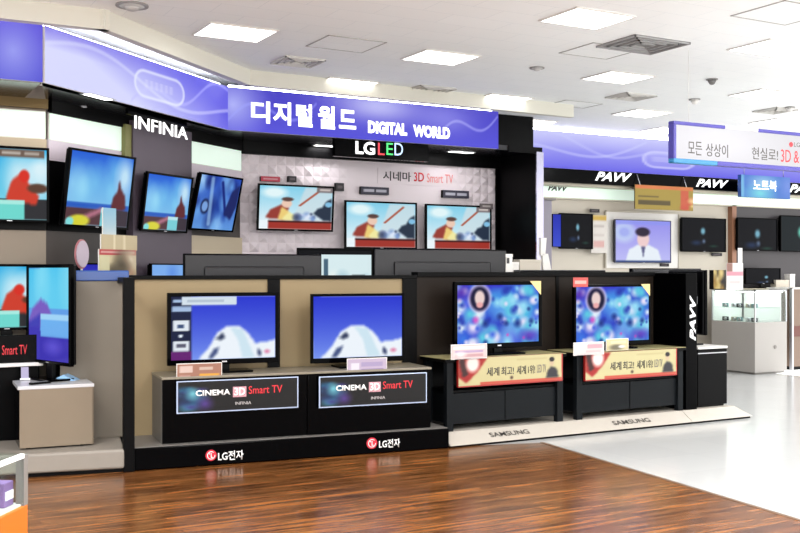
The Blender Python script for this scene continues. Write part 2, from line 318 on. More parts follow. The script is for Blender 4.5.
# ------------------------------------------------------------------ television builder
def tv(F, v, x0, x1, yt, yb, fn, label, group=None, stand=None, tilt=0., b=.022, depth=.07, wall=.12, yaw=0., back=False, bm_=None, cat='television', size=None, bb=None, nx=84, mark=True, sq=1.):
    bm_ = bm_ or BLKG; bb = bb or b
    if size: u0, u1, z0, z1 = size
    else: u0, u1, z0, z1 = F.rect(v, x0, x1, yt, yb)
    W, H = (u1 - u0), (z1 - z0); uc = (u0 + u1) / 2; zb = stand if stand is not None else z0
    t = Thing(F, 'television', (uc, v, zb), label, cat, group, tilt=tilt, yaw=yaw, local=True)
    o = z0 - zb; s = -1 if back else 1
    h = W / 2
    r = MB().box(-h, -h + b, -.018, .018, o, o + H, .004).box(h - b, h, -.018, .018, o, o + H, .004).box(-h + b * .8, h - b * .8, -.018, .018, o + H - b, o + H, .004).box(-h + b * .8, h - b * .8, -.018, .018, o, o + bb, .004)
    bez = t.part('bezel', r, bm_)
    if mark: t.part('maker_mark', MB().box(-.022, .022, -.0205, -.0175, o + bb * .4, o + bb * .65), SILV, bez)
    t.part('housing', MB().box(-h + .012, h - .012, .012, .012 + depth * .5, o + .012, o + H - .012, .008).box(-h * .72, h * .72, .01 + depth * .4, depth, o + H * .12, o + H * .8, .02), TVB if back else BLK)
    me = painted(-h + b, h - b, o + bb, o + H - b, -.006, fn, M_SCREEN, nx, int(nx * .6)); t.part('screen', me, M_SCREEN)
    if stand is not None:
        t.part('stand_neck', MB().box(-.05, .05, .0, .035, .015, o + .06, .006), BLK)
        t.part('stand_base', MB().box(-W * .24, W * .24, -.11, .13, 0, .018, .007), BLKG)
    else:
        t.part('wall_bracket', MB().box(-.1, .1, depth * .8, depth + .02, o + H * .3, o + H * .7).box(-.03, .03, depth, wall, o + H * .4, o + H * .6), BLK)
    if back:
        t.part('port_cover', MB().box(-h * .5, -h * .2, depth - .004, depth + .004, o + H * .2, o + H * .35), BLKM)
    return t

# ------------------------------------------------------------------ frames of the place
FW = Frame(0, 0, 61)                                   # main wall axes
P1, P2, P3 = floor_pt(135, 472), floor_pt(449, 449), floor_pt(753, 418)
F1 = dir_frame(P1, P2); F2 = dir_frame(P2, P3)
P0 = floor_pt(125, 473); F0 = Frame(P0[0], P0[1], 72)
VB, VW, VL, VLW, VP, VPW = 10.56, 11.41, 8.65, 9.5, 12.08, 12.55    # banner, wall, front-left banner, left wall, far banner, far wall
ZB, ZT = 3.135, 3.60
L1 = FW.px(240, 160, VW)[0]; c2 = FW.w(L1, VW); l0 = FW.px(46, 137, VLW)[0]; c1 = FW.w(l0, VLW)
FD = dir_frame(c1, c2); DL = (c2 - c1).length          # inner diagonal wall
lb = FW.px(42, 82, VL)[0]; b1 = FW.w(lb, VL); rb = FW.px(226, 130, VB)[0]; b2 = FW.w(rb, VB)
FDB = dir_frame(b1, b2); DBL = (b2 - b1).length        # diagonal banner

# ------------------------------------------------------------------ setting
def struct(F, name, mb, m):
    return Thing(F, name, (0, 0, 0), kind='structure').solo(mb, m)
def tile_floor():
    m = bpy.data.materials.new('white_floor_tile'); m.use_nodes = True; nt = m.node_tree; b = nt.nodes['Principled BSDF']
    tc = nt.nodes.new('ShaderNodeTexCoord'); br = nt.nodes.new('ShaderNodeTexBrick'); br.offset = 0; br.inputs['Scale'].default_value = 1
    br.inputs['Brick Width'].default_value = .6; br.inputs['Row Height'].default_value = .6; br.inputs['Mortar Size'].default_value = .003
    br.inputs['Color1'].default_value = (*rgb(196, 197, 196), 1); br.inputs['Color2'].default_value = (*rgb(193, 194, 193), 1); br.inputs['Mortar'].default_value = (*rgb(188, 189, 189), 1)
    nt.links.new(tc.outputs['Object'], br.inputs['Vector']); nt.links.new(br.outputs['Color'], b.inputs['Base Color']); b.inputs['Roughness'].default_value = .16
    return m
def wood_floor():
    m = bpy.data.materials.new('brown_plank_floor'); m.use_nodes = True; nt = m.node_tree; b = nt.nodes['Principled BSDF']; N = nt.nodes; L = nt.links
    tc = N.new('ShaderNodeTexCoord'); br = N.new('ShaderNodeTexBrick'); br.inputs['Scale'].default_value = 1; br.offset = .37
    br.inputs['Brick Width'].default_value = 1.15; br.inputs['Row Height'].default_value = .095; br.inputs['Mortar Size'].default_value = .0022; br.inputs['Bias'].default_value = -.1
    br.inputs['Color1'].default_value = (*rgb(122, 80, 43), 1); br.inputs['Color2'].default_value = (*rgb(92, 57, 29), 1); br.inputs['Mortar'].default_value = (*rgb(62, 34, 20), 1)
    L.new(tc.outputs['Object'], br.inputs['Vector'])
    mp = N.new('ShaderNodeMapping'); mp.inputs['Scale'].default_value = (1.2, 14, 1); nz = N.new('ShaderNodeTexNoise'); nz.inputs['Scale'].default_value = 1.4; nz.inputs['Detail'].default_value = 5; nz.inputs['Roughness'].default_value = .65
    L.new(tc.outputs['Object'], mp.inputs[0]); L.new(mp.outputs[0], nz.inputs['Vector'])
    cr = N.new('ShaderNodeValToRGB'); cr.color_ramp.elements[0].position = .37; cr.color_ramp.elements[0].color = (.34, .28, .25, 1); cr.color_ramp.elements[1].position = .62; cr.color_ramp.elements[1].color = (1.6, 1.5, 1.35, 1)
    L.new(nz.outputs['Fac'], cr.inputs[0]); mx = N.new('ShaderNodeMixRGB'); mx.blend_type = 'MULTIPLY'; mx.inputs[0].default_value = 1
    L.new(br.outputs['Color'], mx.inputs[1]); L.new(cr.outputs[0], mx.inputs[2]); L.new(mx.outputs[0], b.inputs['Base Color'])
    b.inputs['Roughness'].default_value = .22; b.inputs['Specular IOR Level'].default_value = .3; return m
struct(FW, 'floor', MB().box(-8, 13, -2.2, 14, -.1, 0), tile_floor())
wc = floor_pt(542, 443); we = floor_pt(800, 521); d = (we[0] - wc[0], we[1] - wc[1])
wpts = [wc, (P2[0] - .1, P2[1] + .06), (-2.3, 9.6), (-7, 8.4), (-5, 1.6), (wc[0] + d[0] * 3.3, wc[1] + d[1] * 3.3)]
loc = [((x * FW.ex[0] + y * FW.ex[1]), (x * FW.ey[0] + y * FW.ey[1])) for x, y in wpts]
struct(FW, 'floor', MB().prism(loc, 'z', 0, .004), wood_floor())
struct(FW, 'trim_1', MB().prism([(loc[0][0] - .015, loc[0][1] + .01), (loc[0][0] + .02, loc[0][1] + .01), (loc[5][0] + .02, loc[5][1]), (loc[5][0] - .015, loc[5][1])], 'z', 0, .007), mat('floor_edge_strip', rgb(110, 84, 62), .4))
def ceiling_mat():
    m = bpy.data.materials.new('ceiling_board'); m.use_nodes = True; nt = m.node_tree; b = nt.nodes['Principled BSDF']
    tc = nt.nodes.new('ShaderNodeTexCoord'); br = nt.nodes.new('ShaderNodeTexBrick'); br.inputs['Scale'].default_value = 1
    br.inputs['Brick Width'].default_value = .6; br.inputs['Row Height'].default_value = .3; br.inputs['Mortar Size'].default_value = .0018
    br.inputs['Color1'].default_value = (*rgb(247, 249, 249), 1); br.inputs['Color2'].default_value = (*rgb(245, 247, 247), 1); br.inputs['Mortar'].default_value = (*rgb(220, 226, 230), 1)
    nt.links.new(tc.outputs['Object'], br.inputs['Vector']); nt.links.new(br.outputs['Color'], b.inputs['Base Color']); b.inputs['Roughness'].default_value = .8
    return m
CEILM = ceiling_mat()
struct(FW, 'ceiling', MB().box(-8, 16, -2.2, 14, CEIL, CEIL + .1), CEILM)
# dropped lip of the ceiling that follows the wall
LIP = mat('lip_plaster', rgb(214, 212, 200), .7)
def wl(px, py, z=3.58): Y = (z - CAMH) / ((HOR - py) / FPX); return ((px - 400) / FPX * Y, Y)
lp = [wl(-60, 11.5), wl(106, 29.5), wl(250, 85), wl(572, 117)]
def lip_seg(n, p, q, w=.09):
    f = dir_frame(p, q); L = math.hypot(q[0] - p[0], q[1] - p[1]); struct(f, n, MB().box(-.03, L + .03, 0, w, 3.58, CEIL), LIP)
for i in range(3): lip_seg('trim_%d' % (i + 2), lp[i], lp[i + 1])
# walls
struct(FW, 'wall_left', MB().box(l0 - 5, l0, VLW, VLW + .15, 0, CEIL), WTAUP)
struct(FD, 'wall_corner', MB().box(0, DL, 0, .15, 0, CEIL), DTAUP)
ue = FW.px(536, 200, VB)[0]
PANELW = mat('embossed_white_panel', rgb(218, 208, 213), .6, spec=.25)
def relief():
    bm = bmesh.new(); u0, u1 = L1, ue - .05; z0, z1 = .9, 3.0; s = .115; nx = int((u1 - u0) / s); nz = int((z1 - z0) / s)
    P = {}
    def V(i, k, c=False):
        key = (i, k, c)
        if key not in P:
            u = u0 + (i + (.5 if c else 0)) * (u1 - u0) / nx; z = z0 + (k + (.5 if c else 0)) * (z1 - z0) / nz
            a = (u - u0) / (u1 - u0); y = VW
            if c: amp = max(0, 1 - a / .42) + max(0, min(1, (a - .80) * 9)) * .8; y = VW - .045 * min(1, amp * 1.3) * (1 if (i + k) % 2 else .35)
            P[key] = bm.verts.new((u, y, z))
        return P[key]
    for i in range(nx):
        for k in range(nz):
            c = V(i, k, True); q = [V(i, k), V(i + 1, k), V(i + 1, k + 1), V(i, k + 1)]
            for j in range(4): bm.faces.new((q[j], q[(j + 1) % 4], c))
    m = MB(); m.bm.free(); m.bm = bm; m.box(u0, u1, VW + .001, VW + .02, z0, z1); return m
struct(FW, 'wall_back', MB().box(L1 - .2, ue + .6, VW + .02, VW + .17, 0, CEIL), BLKM)
struct(FW, 'wall_back_relief', relief(), PANELW)
# black soffits below the banners
SOFF = mat('black_gloss_soffit', rgb(24, 23, 30), .16, spec=.5)
struct(FW, 'trim_5', MB().box(lb - 5, lb - .01, VL + .02, VLW, ZB, ZB + .06), SOFF)
poly = [b1, b2, FW.w(L1 + .05, VW), FD.w(.0, 0)]
struct(Frame(0, 0, 90), 'trim_6', MB().prism([(p.x, p.y) for p in poly], 'z', ZB + .002, ZB + .06), SOFF)
struct(FW, 'trim_7', MB().box(rb, ue, VB + .02, VW, ZB - .001, ZB + .06), SOFF)
struct(FW, 'trim_8', MB().box(L1 + .02, ue, VW - .06, VW, 2.99, ZB), BLKM)
struct(FD, 'trim_9', MB().box(0.02, DL - .02, -.05, 0, 3.02, ZB), BLKM)
struct(FW, 'trim_10', MB().box(l0 - 4.9, l0 + .01, VLW - .05, VLW, 3.05, ZB), GOLDB)
# partition that closes the recess
struct(FW, 'wall_partition', MB().box(ue, ue + .10, VB, VPW, 0, ZB), BLKM)
struct(FW, 'trim_11', MB().box(ue - .004, ue + .105, VB - .02, VB, 0, ZB), mat('polished_edge', rgb(170, 168, 190), .12, metal=.8))
struct(FW, 'trim_12', MB().box(ue - .42, ue + .1, VB + .0, VB + .02, ZB - .02, ZB + .06), BLKM)
# far wall
u8 = FW.px(800, 200, VPW)[0] + 2.5
ud = FW.px(732, 230, VPW)[0]
struct(FW, 'wall_far', MB().box(ue, u8, VPW, VPW + .15, 0, CEIL), CREAM)
struct(FW, 'wall_far_dark_bay', MB().box(ud, u8, VPW - .06, VPW, 0, 2.74), mat('dark_bay_panel', rgb(44, 39, 44), .4, noise=.1))
struct(FW, 'trim_13', MB().box(ud - .1, ud, VPW - .1, VPW, 0, 2.76), WOODE)
struct(FW, 'trim_14', MB().box(ue + .1, u8, VP, VP + .1, 2.93, ZB), BLKG)
struct(FW, 'trim_15', MB().box(ue + .1, u8, VP + .1, VPW, 2.9, 2.96), mat('trim_cream', rgb(190, 182, 165), .5))
# black panel band and lavender strip on the left walls
struct(FW, 'trim_16', MB().box(l0 - 4.9, l0, VLW - .015, VLW, 1.97, 2.65), BLKM)
struct(FD, 'trim_17', MB().box(.0, DL * .36, -.015, 0, 1.97, 2.60), BLKM)
def frost(F, v, a, bq, label):
    z0, z1 = 2.79, 3.02
    t = Thing(F, 'backlit_glass_panel', ((a + bq) / 2, v, z0), label, 'light panel', 'backlit frosted strips above the wall televisions')
    t.part('glass', MB().box(a, bq, v - .03, v - .02, z0, z1), FROST); t.part('back_tray', MB().box(a, bq, v - .02, v, z0 - .01, z1 + .01), WHITE)
d115 = FD.px(119, 150, 0)[0]; d123 = FD.px(125, 150, 0)[0]; d184 = FD.px(184, 170, 0)[0]
frost(FW, VLW, l0 - 3, l0 - .01, 'long pale green backlit glass strip above the television in the near corner')
frost(FD, 0, .02, d115, 'backlit frosted glass strip on the slanted wall beside the mauve column')
frost(FD, 0, d184 + .02, DL - .02, 'short backlit frosted glass strip between mauve column and embossed white wall')
struct(FW, 'trim_18', MB().box(l0 - 4.9, l0, VLW - .03, VLW, 2.65, 2.78), mat('tan_band', rgb(180, 165, 140), .5))
struct(FD, 'trim_19', MB().box(.0, d115, -.03, 0, 2.60, 2.78), LPINK)
struct(FD, 'trim_20', MB().box(d184, DL, -.03, 0, 2.52, 2.78), LPINK)
struct(FD, 'trim_21', MB().box(d184 + .02, DL, -.03, 0, 1.55, 2.0), mat('cream_low_panel', rgb(190, 176, 152), .5))
c_ = Thing(FD, 'wall_column', (d115 + .3, -.1, 0), kind='structure')
c_.solo(MB().box(d123, d184, -.1, 0, 0, 3.1), PURP)
struct(FD, 'trim_22', MB().box(d115, d123, -.08, 0, 2.6, 3.05), OLIVE)

# ------------------------------------------------------------------ blue banners
def wave(p, x0, y0, x1, y1, amp, k, w, col, a):
    t = np.clip((p.S - x0) / (x1 - x0), 0, 1); y = y0 + (y1 - y0) * t + amp * np.sin(k * t * math.pi); ins = (p.S > x0) & (p.S < x1)
    p._b(ins * a * np.clip(1.4 - np.abs(p.T - y) / w, 0, 1), col)
def oval(p, cx, cy, hw, hh, col, r):
    dx, dy = np.abs(p.S - cx) * r, np.abs(p.T - cy); q = np.hypot(np.maximum(dx - (hw * r - hh), 0), dy) - hh
    p._b(.8 * np.clip(1.3 - np.abs(q) / .035, 0, 1), col); p._b(.25 * np.clip(-q / .03, 0, 1), col)
    for i in range(6): p.box(cx - hw * .62 + i * hw * .2, cx - hw * .62 + i * hw * .2 + hw * .13, cy - hh * .3, cy + hh * .35, (225, 225, 255), .4)
BL = (74, 66, 205)
def ban_left(S, T): return Pic(S, T, BL).grad((70, 70, 205), (84, 70, 214)).ell(.955, .5, .035, .45, (165, 170, 245), .9, .8)
def ban_diag(S, T):
    p = Pic(S, T, (96, 92, 228)); p._b(np.clip(1.35 - S * 1.45 + (.5 - T) * .6, 0, 1) * .95, (218, 220, 253)); p._b(np.clip(T * 1.5 - .95, 0, 1) * np.clip(1 - S, 0, 1) * 1.4, (110, 98, 224))
    p._b(np.clip((S - .8) * 4, 0, 1) * .5, (82, 74, 214)); wave(p, .0, .7, 1, .3, .25, 2.2, .04, (225, 228, 255), .5); wave(p, .4, .1, 1, .9, .2, 3, .04, (190, 190, 255), .5)
    oval(p, .56, .50, .14, .26, (232, 236, 255), 5); return p
def ban_mid(S, T):
    p = Pic(S, T, BL).grad((78, 74, 215), (64, 56, 192)); p.ell(.02, .6, .07, .5, (180, 184, 250), .9, .9)
    p._b(np.exp(-((S - .52) / .16) ** 2 - ((T - .85) / .4) ** 2) * .85, (205, 205, 252)); p._b(np.exp(-((S - .78) / .12) ** 2 - ((T - .7) / .4) ** 2) * .5, (175, 175, 248))
    wave(p, .0, .2, .3, .8, .3, 2, .04, (160, 165, 250), .5); wave(p, .75, .2, 1, .9, .25, 2, .04, (190, 192, 252), .5); return p
def ban_far(S, T):
    p = Pic(S, T, BL).grad((96, 92, 228), (190, 190, 248), .9); p._b(np.exp(-((S - .06) / .06) ** 2) * .7, (222, 224, 254)); p._b(np.clip(T * 2 - 1, 0, 1) * .5, (214, 214, 250))
    wave(p, .0, .1, .35, .9, .3, 2, .04, (205, 208, 254), .5); wave(p, .1, .9, .45, .3, .2, 3, .04, (205, 208, 254), .4); oval(p, .395, .42, .052, .22, (205, 205, 252), 9); return p
def banner(F, v, a, b, fn, label, z0=ZB, z1=ZT, nx=200, yl=0):
    t = Thing(F, 'illuminated_fascia_sign', ((a + b) / 2, v, z0), label, 'sign', 'blue backlit fascia signs')
    t.part('lit_face', painted(a, b, z0, z1, v - .03, fn, M_BANNER, nx, 44, 'lit_face'), M_BANNER)
    t.part('light_box', MB().box(a + .002, b - .002, v - .026, v + .1, z0 + .002, z1 - .002), WHITE)
    t.part('cove_lamp', MB().cyl((a + .05, v + .06, z1 + .018), (b - .05, v + .06, z1 + .018), .02, n=10), COVE); return t
banner(FW, VL, lb - 5, lb, ban_left, 'plain blue lit fascia board in the near corner, ending at the slanted one')
banner(FDB, 0, .0, DBL, ban_diag, 'slanted pale lilac lit fascia board with white oval outline')
ubr = FW.px(497, 130, VB)[0]
bm1 = banner(FW, VB, rb, ubr, ban_mid, 'blue lit fascia sign with big white Korean letters and DIGITAL WORLD')
def lett(t, txt, F, v, x0, x1, yt, yb, m, **k):
    p = k.pop('parent', None); r = F.rect(v, x0, x1, yt, yb); return t.part('lettering', text_mesh(txt, *r, v, m, **k), m, p)
for ch, a, b_, yt, yb in (('디', 251, 270, 101, 123), ('지', 273, 291, 102, 125), ('털', 296, 312.5, 104, 127), ('월', 318, 335, 106, 129), ('드', 339, 356, 110, 129)):
    lett(bm1, ch, FW, VB - .034, a, b_, yt, yb, WLIT, bold=.036)
lett(bm1, 'DIGITAL', FW, VB - .034, 368, 407, 122, 134.5, WLIT, bold=.06)
lett(bm1, 'WORLD', FW, VB - .034, 413, 450, 126, 138, WLIT, bold=.06)
banner(FW, VP, ubr + .3, u8, ban_far, 'long pale violet lit fascia board above the far wall bay', ZB, 3.68, 220)
# letter signs under the banners
r = FW.rect(VB, 336, 430, 138, 160)
t = Thing(FW, 'brand_sign', ((r[0] + r[1]) / 2, VB + .04, 2.96), 'black sign box with glowing white and coloured letters ending in LED', 'sign')
t.part('sign_box', MB().box(r[0], r[1], VB + .03, VB + .1, 2.93, ZB, .004), BLKG)
lett(t, 'LG', FW, VB + .028, 355.5, 375, 141.5, 154.5, WLIT, bold=.03)
lett(t, 'L', FW, VB + .028, 378, 384.5, 143, 155, RLIT); lett(t, 'E', FW, VB + .028, 386.5, 393, 143, 155, GLIT); lett(t, 'D', FW, VB + .028, 394.5, 403, 143, 155.5, BLIT)
t = Thing(FDB, 'brand_sign', (FDB.px(160, 120, .1)[0], .1, 2.95), 'glowing white channel letters hung below the slanted fascia', 'sign')
r = FDB.rect(.1, 128, 187, 115, 131)
t.part('mounting_rail', MB().box(r[0], r[1], .1, .13, 3.08, ZB), BLKG)
t.part('lettering', text_mesh('INFINIA', r[0] + .1, r[1], 2.96, 3.08, .1, WLIT, bold=.0, ext=.01), WLIT)
def pavv(F, v, x0, x1, yt, yb, m, label):
    r = F.rect(v, x0, x1, yt, yb); t = Thing(F, 'brand_sign', ((r[0] + r[1]) / 2, v, r[2]), label, 'sign', 'slanted white four-letter signs on the far fascia' if m is WLIT else None)
    t.solo(text_mesh('PAVV', *r, v, m, bold=.03, shear=.4, ext=.004), m)
pavv(FW, VP, 595, 632, 172.5, 181.5, WLIT, 'white slanted letters on black fascia above the gold hanging board')
pavv(FW, VP, 696, 728.5, 179.5, 187.5, WLIT, 'white slanted letters on black fascia next to the hanging sky-blue sign')
pavv(FW, VP, 789, 822, 185, 193, WLIT, 'white slanted letters on black fascia at the very edge, past the sky-blue sign')
# far backlit strip
r = FW.rect(VP + .1, 541, 900, 182, 198)
t = Thing(FW, 'backlit_glass_panel', (ue + .5, VPW, 2.72), 'long pale green lit strip above the far cream wall', 'light panel')
t.part('glass', MB().box(ue + .1, u8, VPW - .12, VPW - .1, 2.74, 2.9), FROST); t.part('back_tray', MB().box(ue + .1, u8, VPW - .1, VPW, 2.72, 2.9), CREAM)
r = FW.rect(VPW - .125, 548, 568, 185, 191); t.part('lettering', text_mesh('PAVV', *r, VPW - .121, KTXT, bold=.04, shear=.35), KTXT)

# ------------------------------------------------------------------ ceiling fittings
def ceil_pt(px, py): return FW.pz(px, py, CEIL)
names_l = {0: 'square ceiling light above the slanted wall, lowest of the near ones', }
lights = [(235, 32, 'lit square ceiling panel over the near corner banner'), (345, 83, 'lit ceiling panel right against the plaster lip above the Korean letters'), (440.5, 57, 'lit ceiling panel beside the small slatted vent and the hatch outline'),
          (587, 18, 'largest lit ceiling panel, nearest the top edge in the middle'), (771, 47.5, 'lit ceiling panel below the hatch outline in the top corner'), (618, 77, 'lit ceiling panel between the dark and the grey diffuser'),
          (501, 98.5, 'lit ceiling panel above the end of DIGITAL WORLD'), (763, 94, 'lit ceiling panel above the hanging white sign'), (642, 113, 'lit ceiling panel just above the far violet fascia'),
          (530, 122, 'lit ceiling panel in the gap past the blue sign end'), (778, 122, 'farthest lit ceiling panel, half behind the hanging white sign'), (666, 130, 'small far lit ceiling panel beside the frame of the hanging sign')]
def make_light(i, px, py, lab):
    u, v, z = ceil_pt(px, py); a, b = .30, .245
    t = Thing(FW, 'ceiling_light', (u, v, CEIL), lab, 'ceiling light', 'recessed ceiling lights')
    t.part('diffuser', MB().box(u - a, u + a, v - b, v + b, CEIL - .008, CEIL - .002), LAMP)
    f = MB()
    for x0, x1, y0, y1 in ((-a - .015, a + .015, -b - .015, -b), (-a - .015, a + .015, b, b + .015), (-a - .015, -a, -b, b), (a, a + .015, -b, b)): f.box(u + x0, u + x1, v + y0, v + y1, CEIL - .014, CEIL)
    t.part('frame', f, WHITE); return t
for i, l in enumerate(lights): make_light(i, *l)
def vent(px, py, lab, a=.3, b=.24, dark=False):
    u, v, z = ceil_pt(px, py); t = Thing(FW, 'ceiling_vent', (u, v, CEIL), lab, 'air vent', 'square ceiling air diffusers')
    t.part('backing', MB().box(u - a, u + a, v - b, v + b, CEIL - .006, CEIL), mat('vent_dark', rgb(128, 128, 128), .7) if dark else mat('vent_grey', rgb(225, 223, 218), .6))
    f = MB()
    for k in range(4):
        s = 1 - k * .24; w = .014
        for x0, x1, y0, y1 in ((-a * s, a * s, -b * s, -b * s + w), (-a * s, a * s, b * s - w, b * s), (-a * s, -a * s + w, -b * s, b * s), (a * s - w, a * s, -b * s, b * s)): f.box(u + x0, u + x1, v + y0, v + y1, CEIL - .02, CEIL - .004)
    t.part('louvre', f, mat('vent_louvre_dark', rgb(160, 160, 160), .6) if dark else mat('vent_louvre', rgb(205, 203, 198), .6))
vent(298, 61, 'grey ceiling diffuser near the plaster lip bend', .22, .2)
vent(430, 89, 'grey ceiling diffuser over DIGITAL WORLD', .24, .2)
vent(643, 44, 'dark grey ceiling diffuser, darkest of all', .34, .27, True)
vent(631, 96, 'pale brown ceiling diffuser below the dark one', .24, .2)
vent(775, 110, 'pale diffuser above the hanging white sign', .2, .2)
def hatch(px, py, lab, a=.3, b=.26):
    u, v, z = ceil_pt(px, py); t = Thing(FW, 'ceiling_hatch', (u, v, CEIL), lab, 'access hatch', 'ceiling access hatches'); f = MB(); w = .012
    for x0, x1, y0, y1 in ((-a, a, -b, -b + w), (-a, a, b - w, b), (-a, -a + w, -b, b), (a - w, a, -b, b)): f.box(u + x0, u + x1, v + y0, v + y1, CEIL - .006, CEIL)
    t.part('frame', f, mat('hatch_frame', rgb(168, 166, 163), .6)); t.part('cover', MB().box(u - a + w, u + a - w, v - b + w, v + b - w, CEIL - .003, CEIL), CEILM)
hatch(346, 44, 'thin square hatch outline in the ceiling near the small vent'); hatch(785, 13, 'thin square hatch outline in the top corner of the ceiling', .33, .28)
hatch(600, 51, 'faint square hatch outline touching the dark diffuser', .3, .26); hatch(575, 104, 'faint square hatch outline beyond the lit panels', .3, .2)
def det(px, py, lab, r=.055, m=WHITE, h=.05):
    u, v, z = ceil_pt(px, py); t = Thing(FW, 'smoke_detector', (u, v, CEIL), lab, 'detector')
    t.part('mount', MB().cyl((u, v, CEIL), (u, v, CEIL - .012), r * 1.3), mat('det_mount', rgb(150, 148, 146), .5)); t.part('dome', MB().cyl((u, v, CEIL - .012), (u, v, CEIL - h), r, r * .6).ball((u, v, CEIL - h), r * .6, (1, 1, .5)), m)
det(712, 79, 'small grey round ceiling detector, upper of two', .05, CONC); det(694.5, 99, 'small white round ceiling detector, lower of two'); det(537, 67.5, 'flat grey round cover in ceiling left of lit panel', .06, mat('grey_cover', rgb(188, 187, 186), .6), .02); det(790, 107, 'small white detector above the hanging sign corner', .05)
det(132, 5, 'flat grey round cover above the near corner lip', .1, mat('grey_cover', rgb(188, 187, 186), .6), .02)
# small streak lights set in the black soffits
def streak(F, x, y, lab, w=.16):
    u, v, z = F.pz(x, y, ZB); t = Thing(F, 'soffit_light', (u, v, ZB), lab, 'downlight', 'slim downlights in the black soffit')
    t.part('lamp', MB().box(u - w, u + w, v - .035, v + .035, ZB - .008, ZB - .003), LAMP); t.part('trim_ring', MB().box(u - w - .02, u + w + .02, v - .055, v + .055, ZB - .005, ZB), SILV)
    l = bpy.data.lights.new('soffit_lamp', 'AREA'); l.shape = 'RECTANGLE'; l.size = 2 * w; l.size_y = .08; l.energy = 3; l.color = (1, .97, .98); o = bpy.data.objects.new('soffit_lamp', l); COL.objects.link(o); o.parent = t.top(); o.location = (0, 0, -.015)
streak(FDB, 98, 96.5, 'slim downlight nearest the corner under the pale slanted sign'); streak(FW, 70, 106.5, 'slim downlight under the near corner board', .12)
streak(FW, 258, 144, 'slim downlight where the Korean sign begins'); streak(FW, 324, 145.5, 'slim downlight beside the black sign box', .12); streak(FW, 461, 152, 'slim downlight under the end of the Korean sign', .17)
streak(FDB, 128, 123.5, 'slim downlight just before the glowing channel letters', .2)

# ------------------------------------------------------------------ wall televisions on left side
R8 = math.radians(8)
tv(FW, VLW - .12, -32, 49, 146, 222, pic_card_sea, 'wall television cut by the frame, red figure on cyan sea above a tan wall', 'wall televisions on the left walls')
u0 = FD.px(61, 0, -.2)[0]; u1 = FD.px(128, 0, -.2)[0]
def dtv(x0, x1, xm, yt, yb, fn, lab, tilt=9, wall=.15):
    a, _, z0 = FD.px(x0, yb, -.16); b = FD.px(x1, yb, -.16)[0]; z0 = FD.px((x0 + x1) / 2, yb, -.16)[2]; z1 = FD.px((x0 + x1) / 2, yt, -.16)[2]
    return tv(FD, -.16, 0, 0, 0, 0, fn, lab, 'wall televisions on the left walls', tilt=math.radians(tilt), size=(a, b, z0, z1), wall=wall)
dtv(61, 127, 0, 152, 228, pic_rock, 'forward-leaning wall television with sea rock picture beside the black panel', 8)
dtv(140, 186, 0, 174, 232, pic_rock, 'forward-leaning wall television with rock picture on the mauve column', 8, .062)
dtv(189, 232, 0, 174, 231, pic_ice, 'strongly leaning wall television with blue icy picture next to embossed wall', 13)
# embossed wall televisions
VT = VW - .16
tv(FW, VT, 256.5, 332.5, 185, 231, pic_cartoon_tag, 'wall television with cartoon picture, alone under red and black tags on bumpy wall', 'cartoon wall televisions', tilt=math.radians(5), wall=.15)
tv(FW, VT, 344.5, 416.5, 201.5, 249, pic_cartoon, 'middle one of the three cartoon wall televisions', 'cartoon wall televisions', wall=.15)
tv(FW, VT, 425.2, 491, 205, 250.5, pic_cartoon_tag, 'cartoon wall television nearest the black partition', 'cartoon wall televisions', wall=.15)
def label_card(F, v, x0, x1, yt, yb, fn, lab, name='label_plate', cat='label', m=None, grp=None, th=.01, nx=30):
    r = F.rect(v, x0, x1, yt, yb); t = Thing(F, name, ((r[0] + r[1]) / 2, v, r[2]), lab, cat, grp)
    t.part('print', painted(r[0], r[1], r[2], r[3], v - .0015, fn, m or M_PRINT, nx, max(8, int(nx * .6)), 'print'), m or M_PRINT)
    t.part('plate', MB().box(r[0], r[1], v, v + th, r[2], r[3], min(.004, th * .3)), BLK); return t
def pl_dark(S, T): return Pic(S, T, (58, 56, 74)).box(.1, .46, .3, .7, (200, 200, 215)).box(.54, .9, .3, .7, (195, 195, 210))
def pl_red(S, T): return Pic(S, T, (205, 60, 82)).box(.12, .88, .35, .7, (235, 160, 170))
def pl_blk(S, T): return Pic(S, T, (52, 48, 52)).box(.2, .8, .3, .7, (100, 90, 95))
def pl_tag(S, T): return Pic(S, T, (120, 110, 112)).box(.2, .8, .3, .7, (190, 182, 180))
for x0, x1, yt, yb, fn, lab in ((361, 389, 187, 194.5, pl_dark, 'dark rounded name plate above the middle cartoon television'), (443, 469, 190.5, 198, pl_dark, 'dark rounded name plate above the cartoon television by the partition'),
        (261, 280, 176.5, 181.5, pl_red, 'small red label above the lone cartoon television'), (288.5, 296.5, 176, 182, pl_blk, 'tiny black label beside the red one on bumpy wall'), (336, 344, 183, 191, pl_blk, 'tiny black tag at the television corner beside the name plates'), (480, 493, 203.5, 209, pl_tag, 'small grey tag on the top corner of the cartoon television by the partition')):
    label_card(FW, VW - (.06 if yt != 203.5 else .19), x0, x1, yt, yb, fn, lab, grp='small labels on the embossed wall', th=.055 if yt != 203.5 else .01)
r = FW.rect(VW - .05, 383, 411, 171, 180); t = Thing(FW, 'wall_lettering', (r[0], VW - .05, r[2]), 'dark Korean word followed by red 3D Smart TV writing on white wall', 'sign')
t.part('backing_plate', MB().box(FW.px(378, 0, VW - .01)[0], FW.px(446, 0, VW - .01)[0], VW - .008, VW, r[2] - .05, r[3] + .03), mat('embossed_white_panel', rgb(208, 200, 206)))
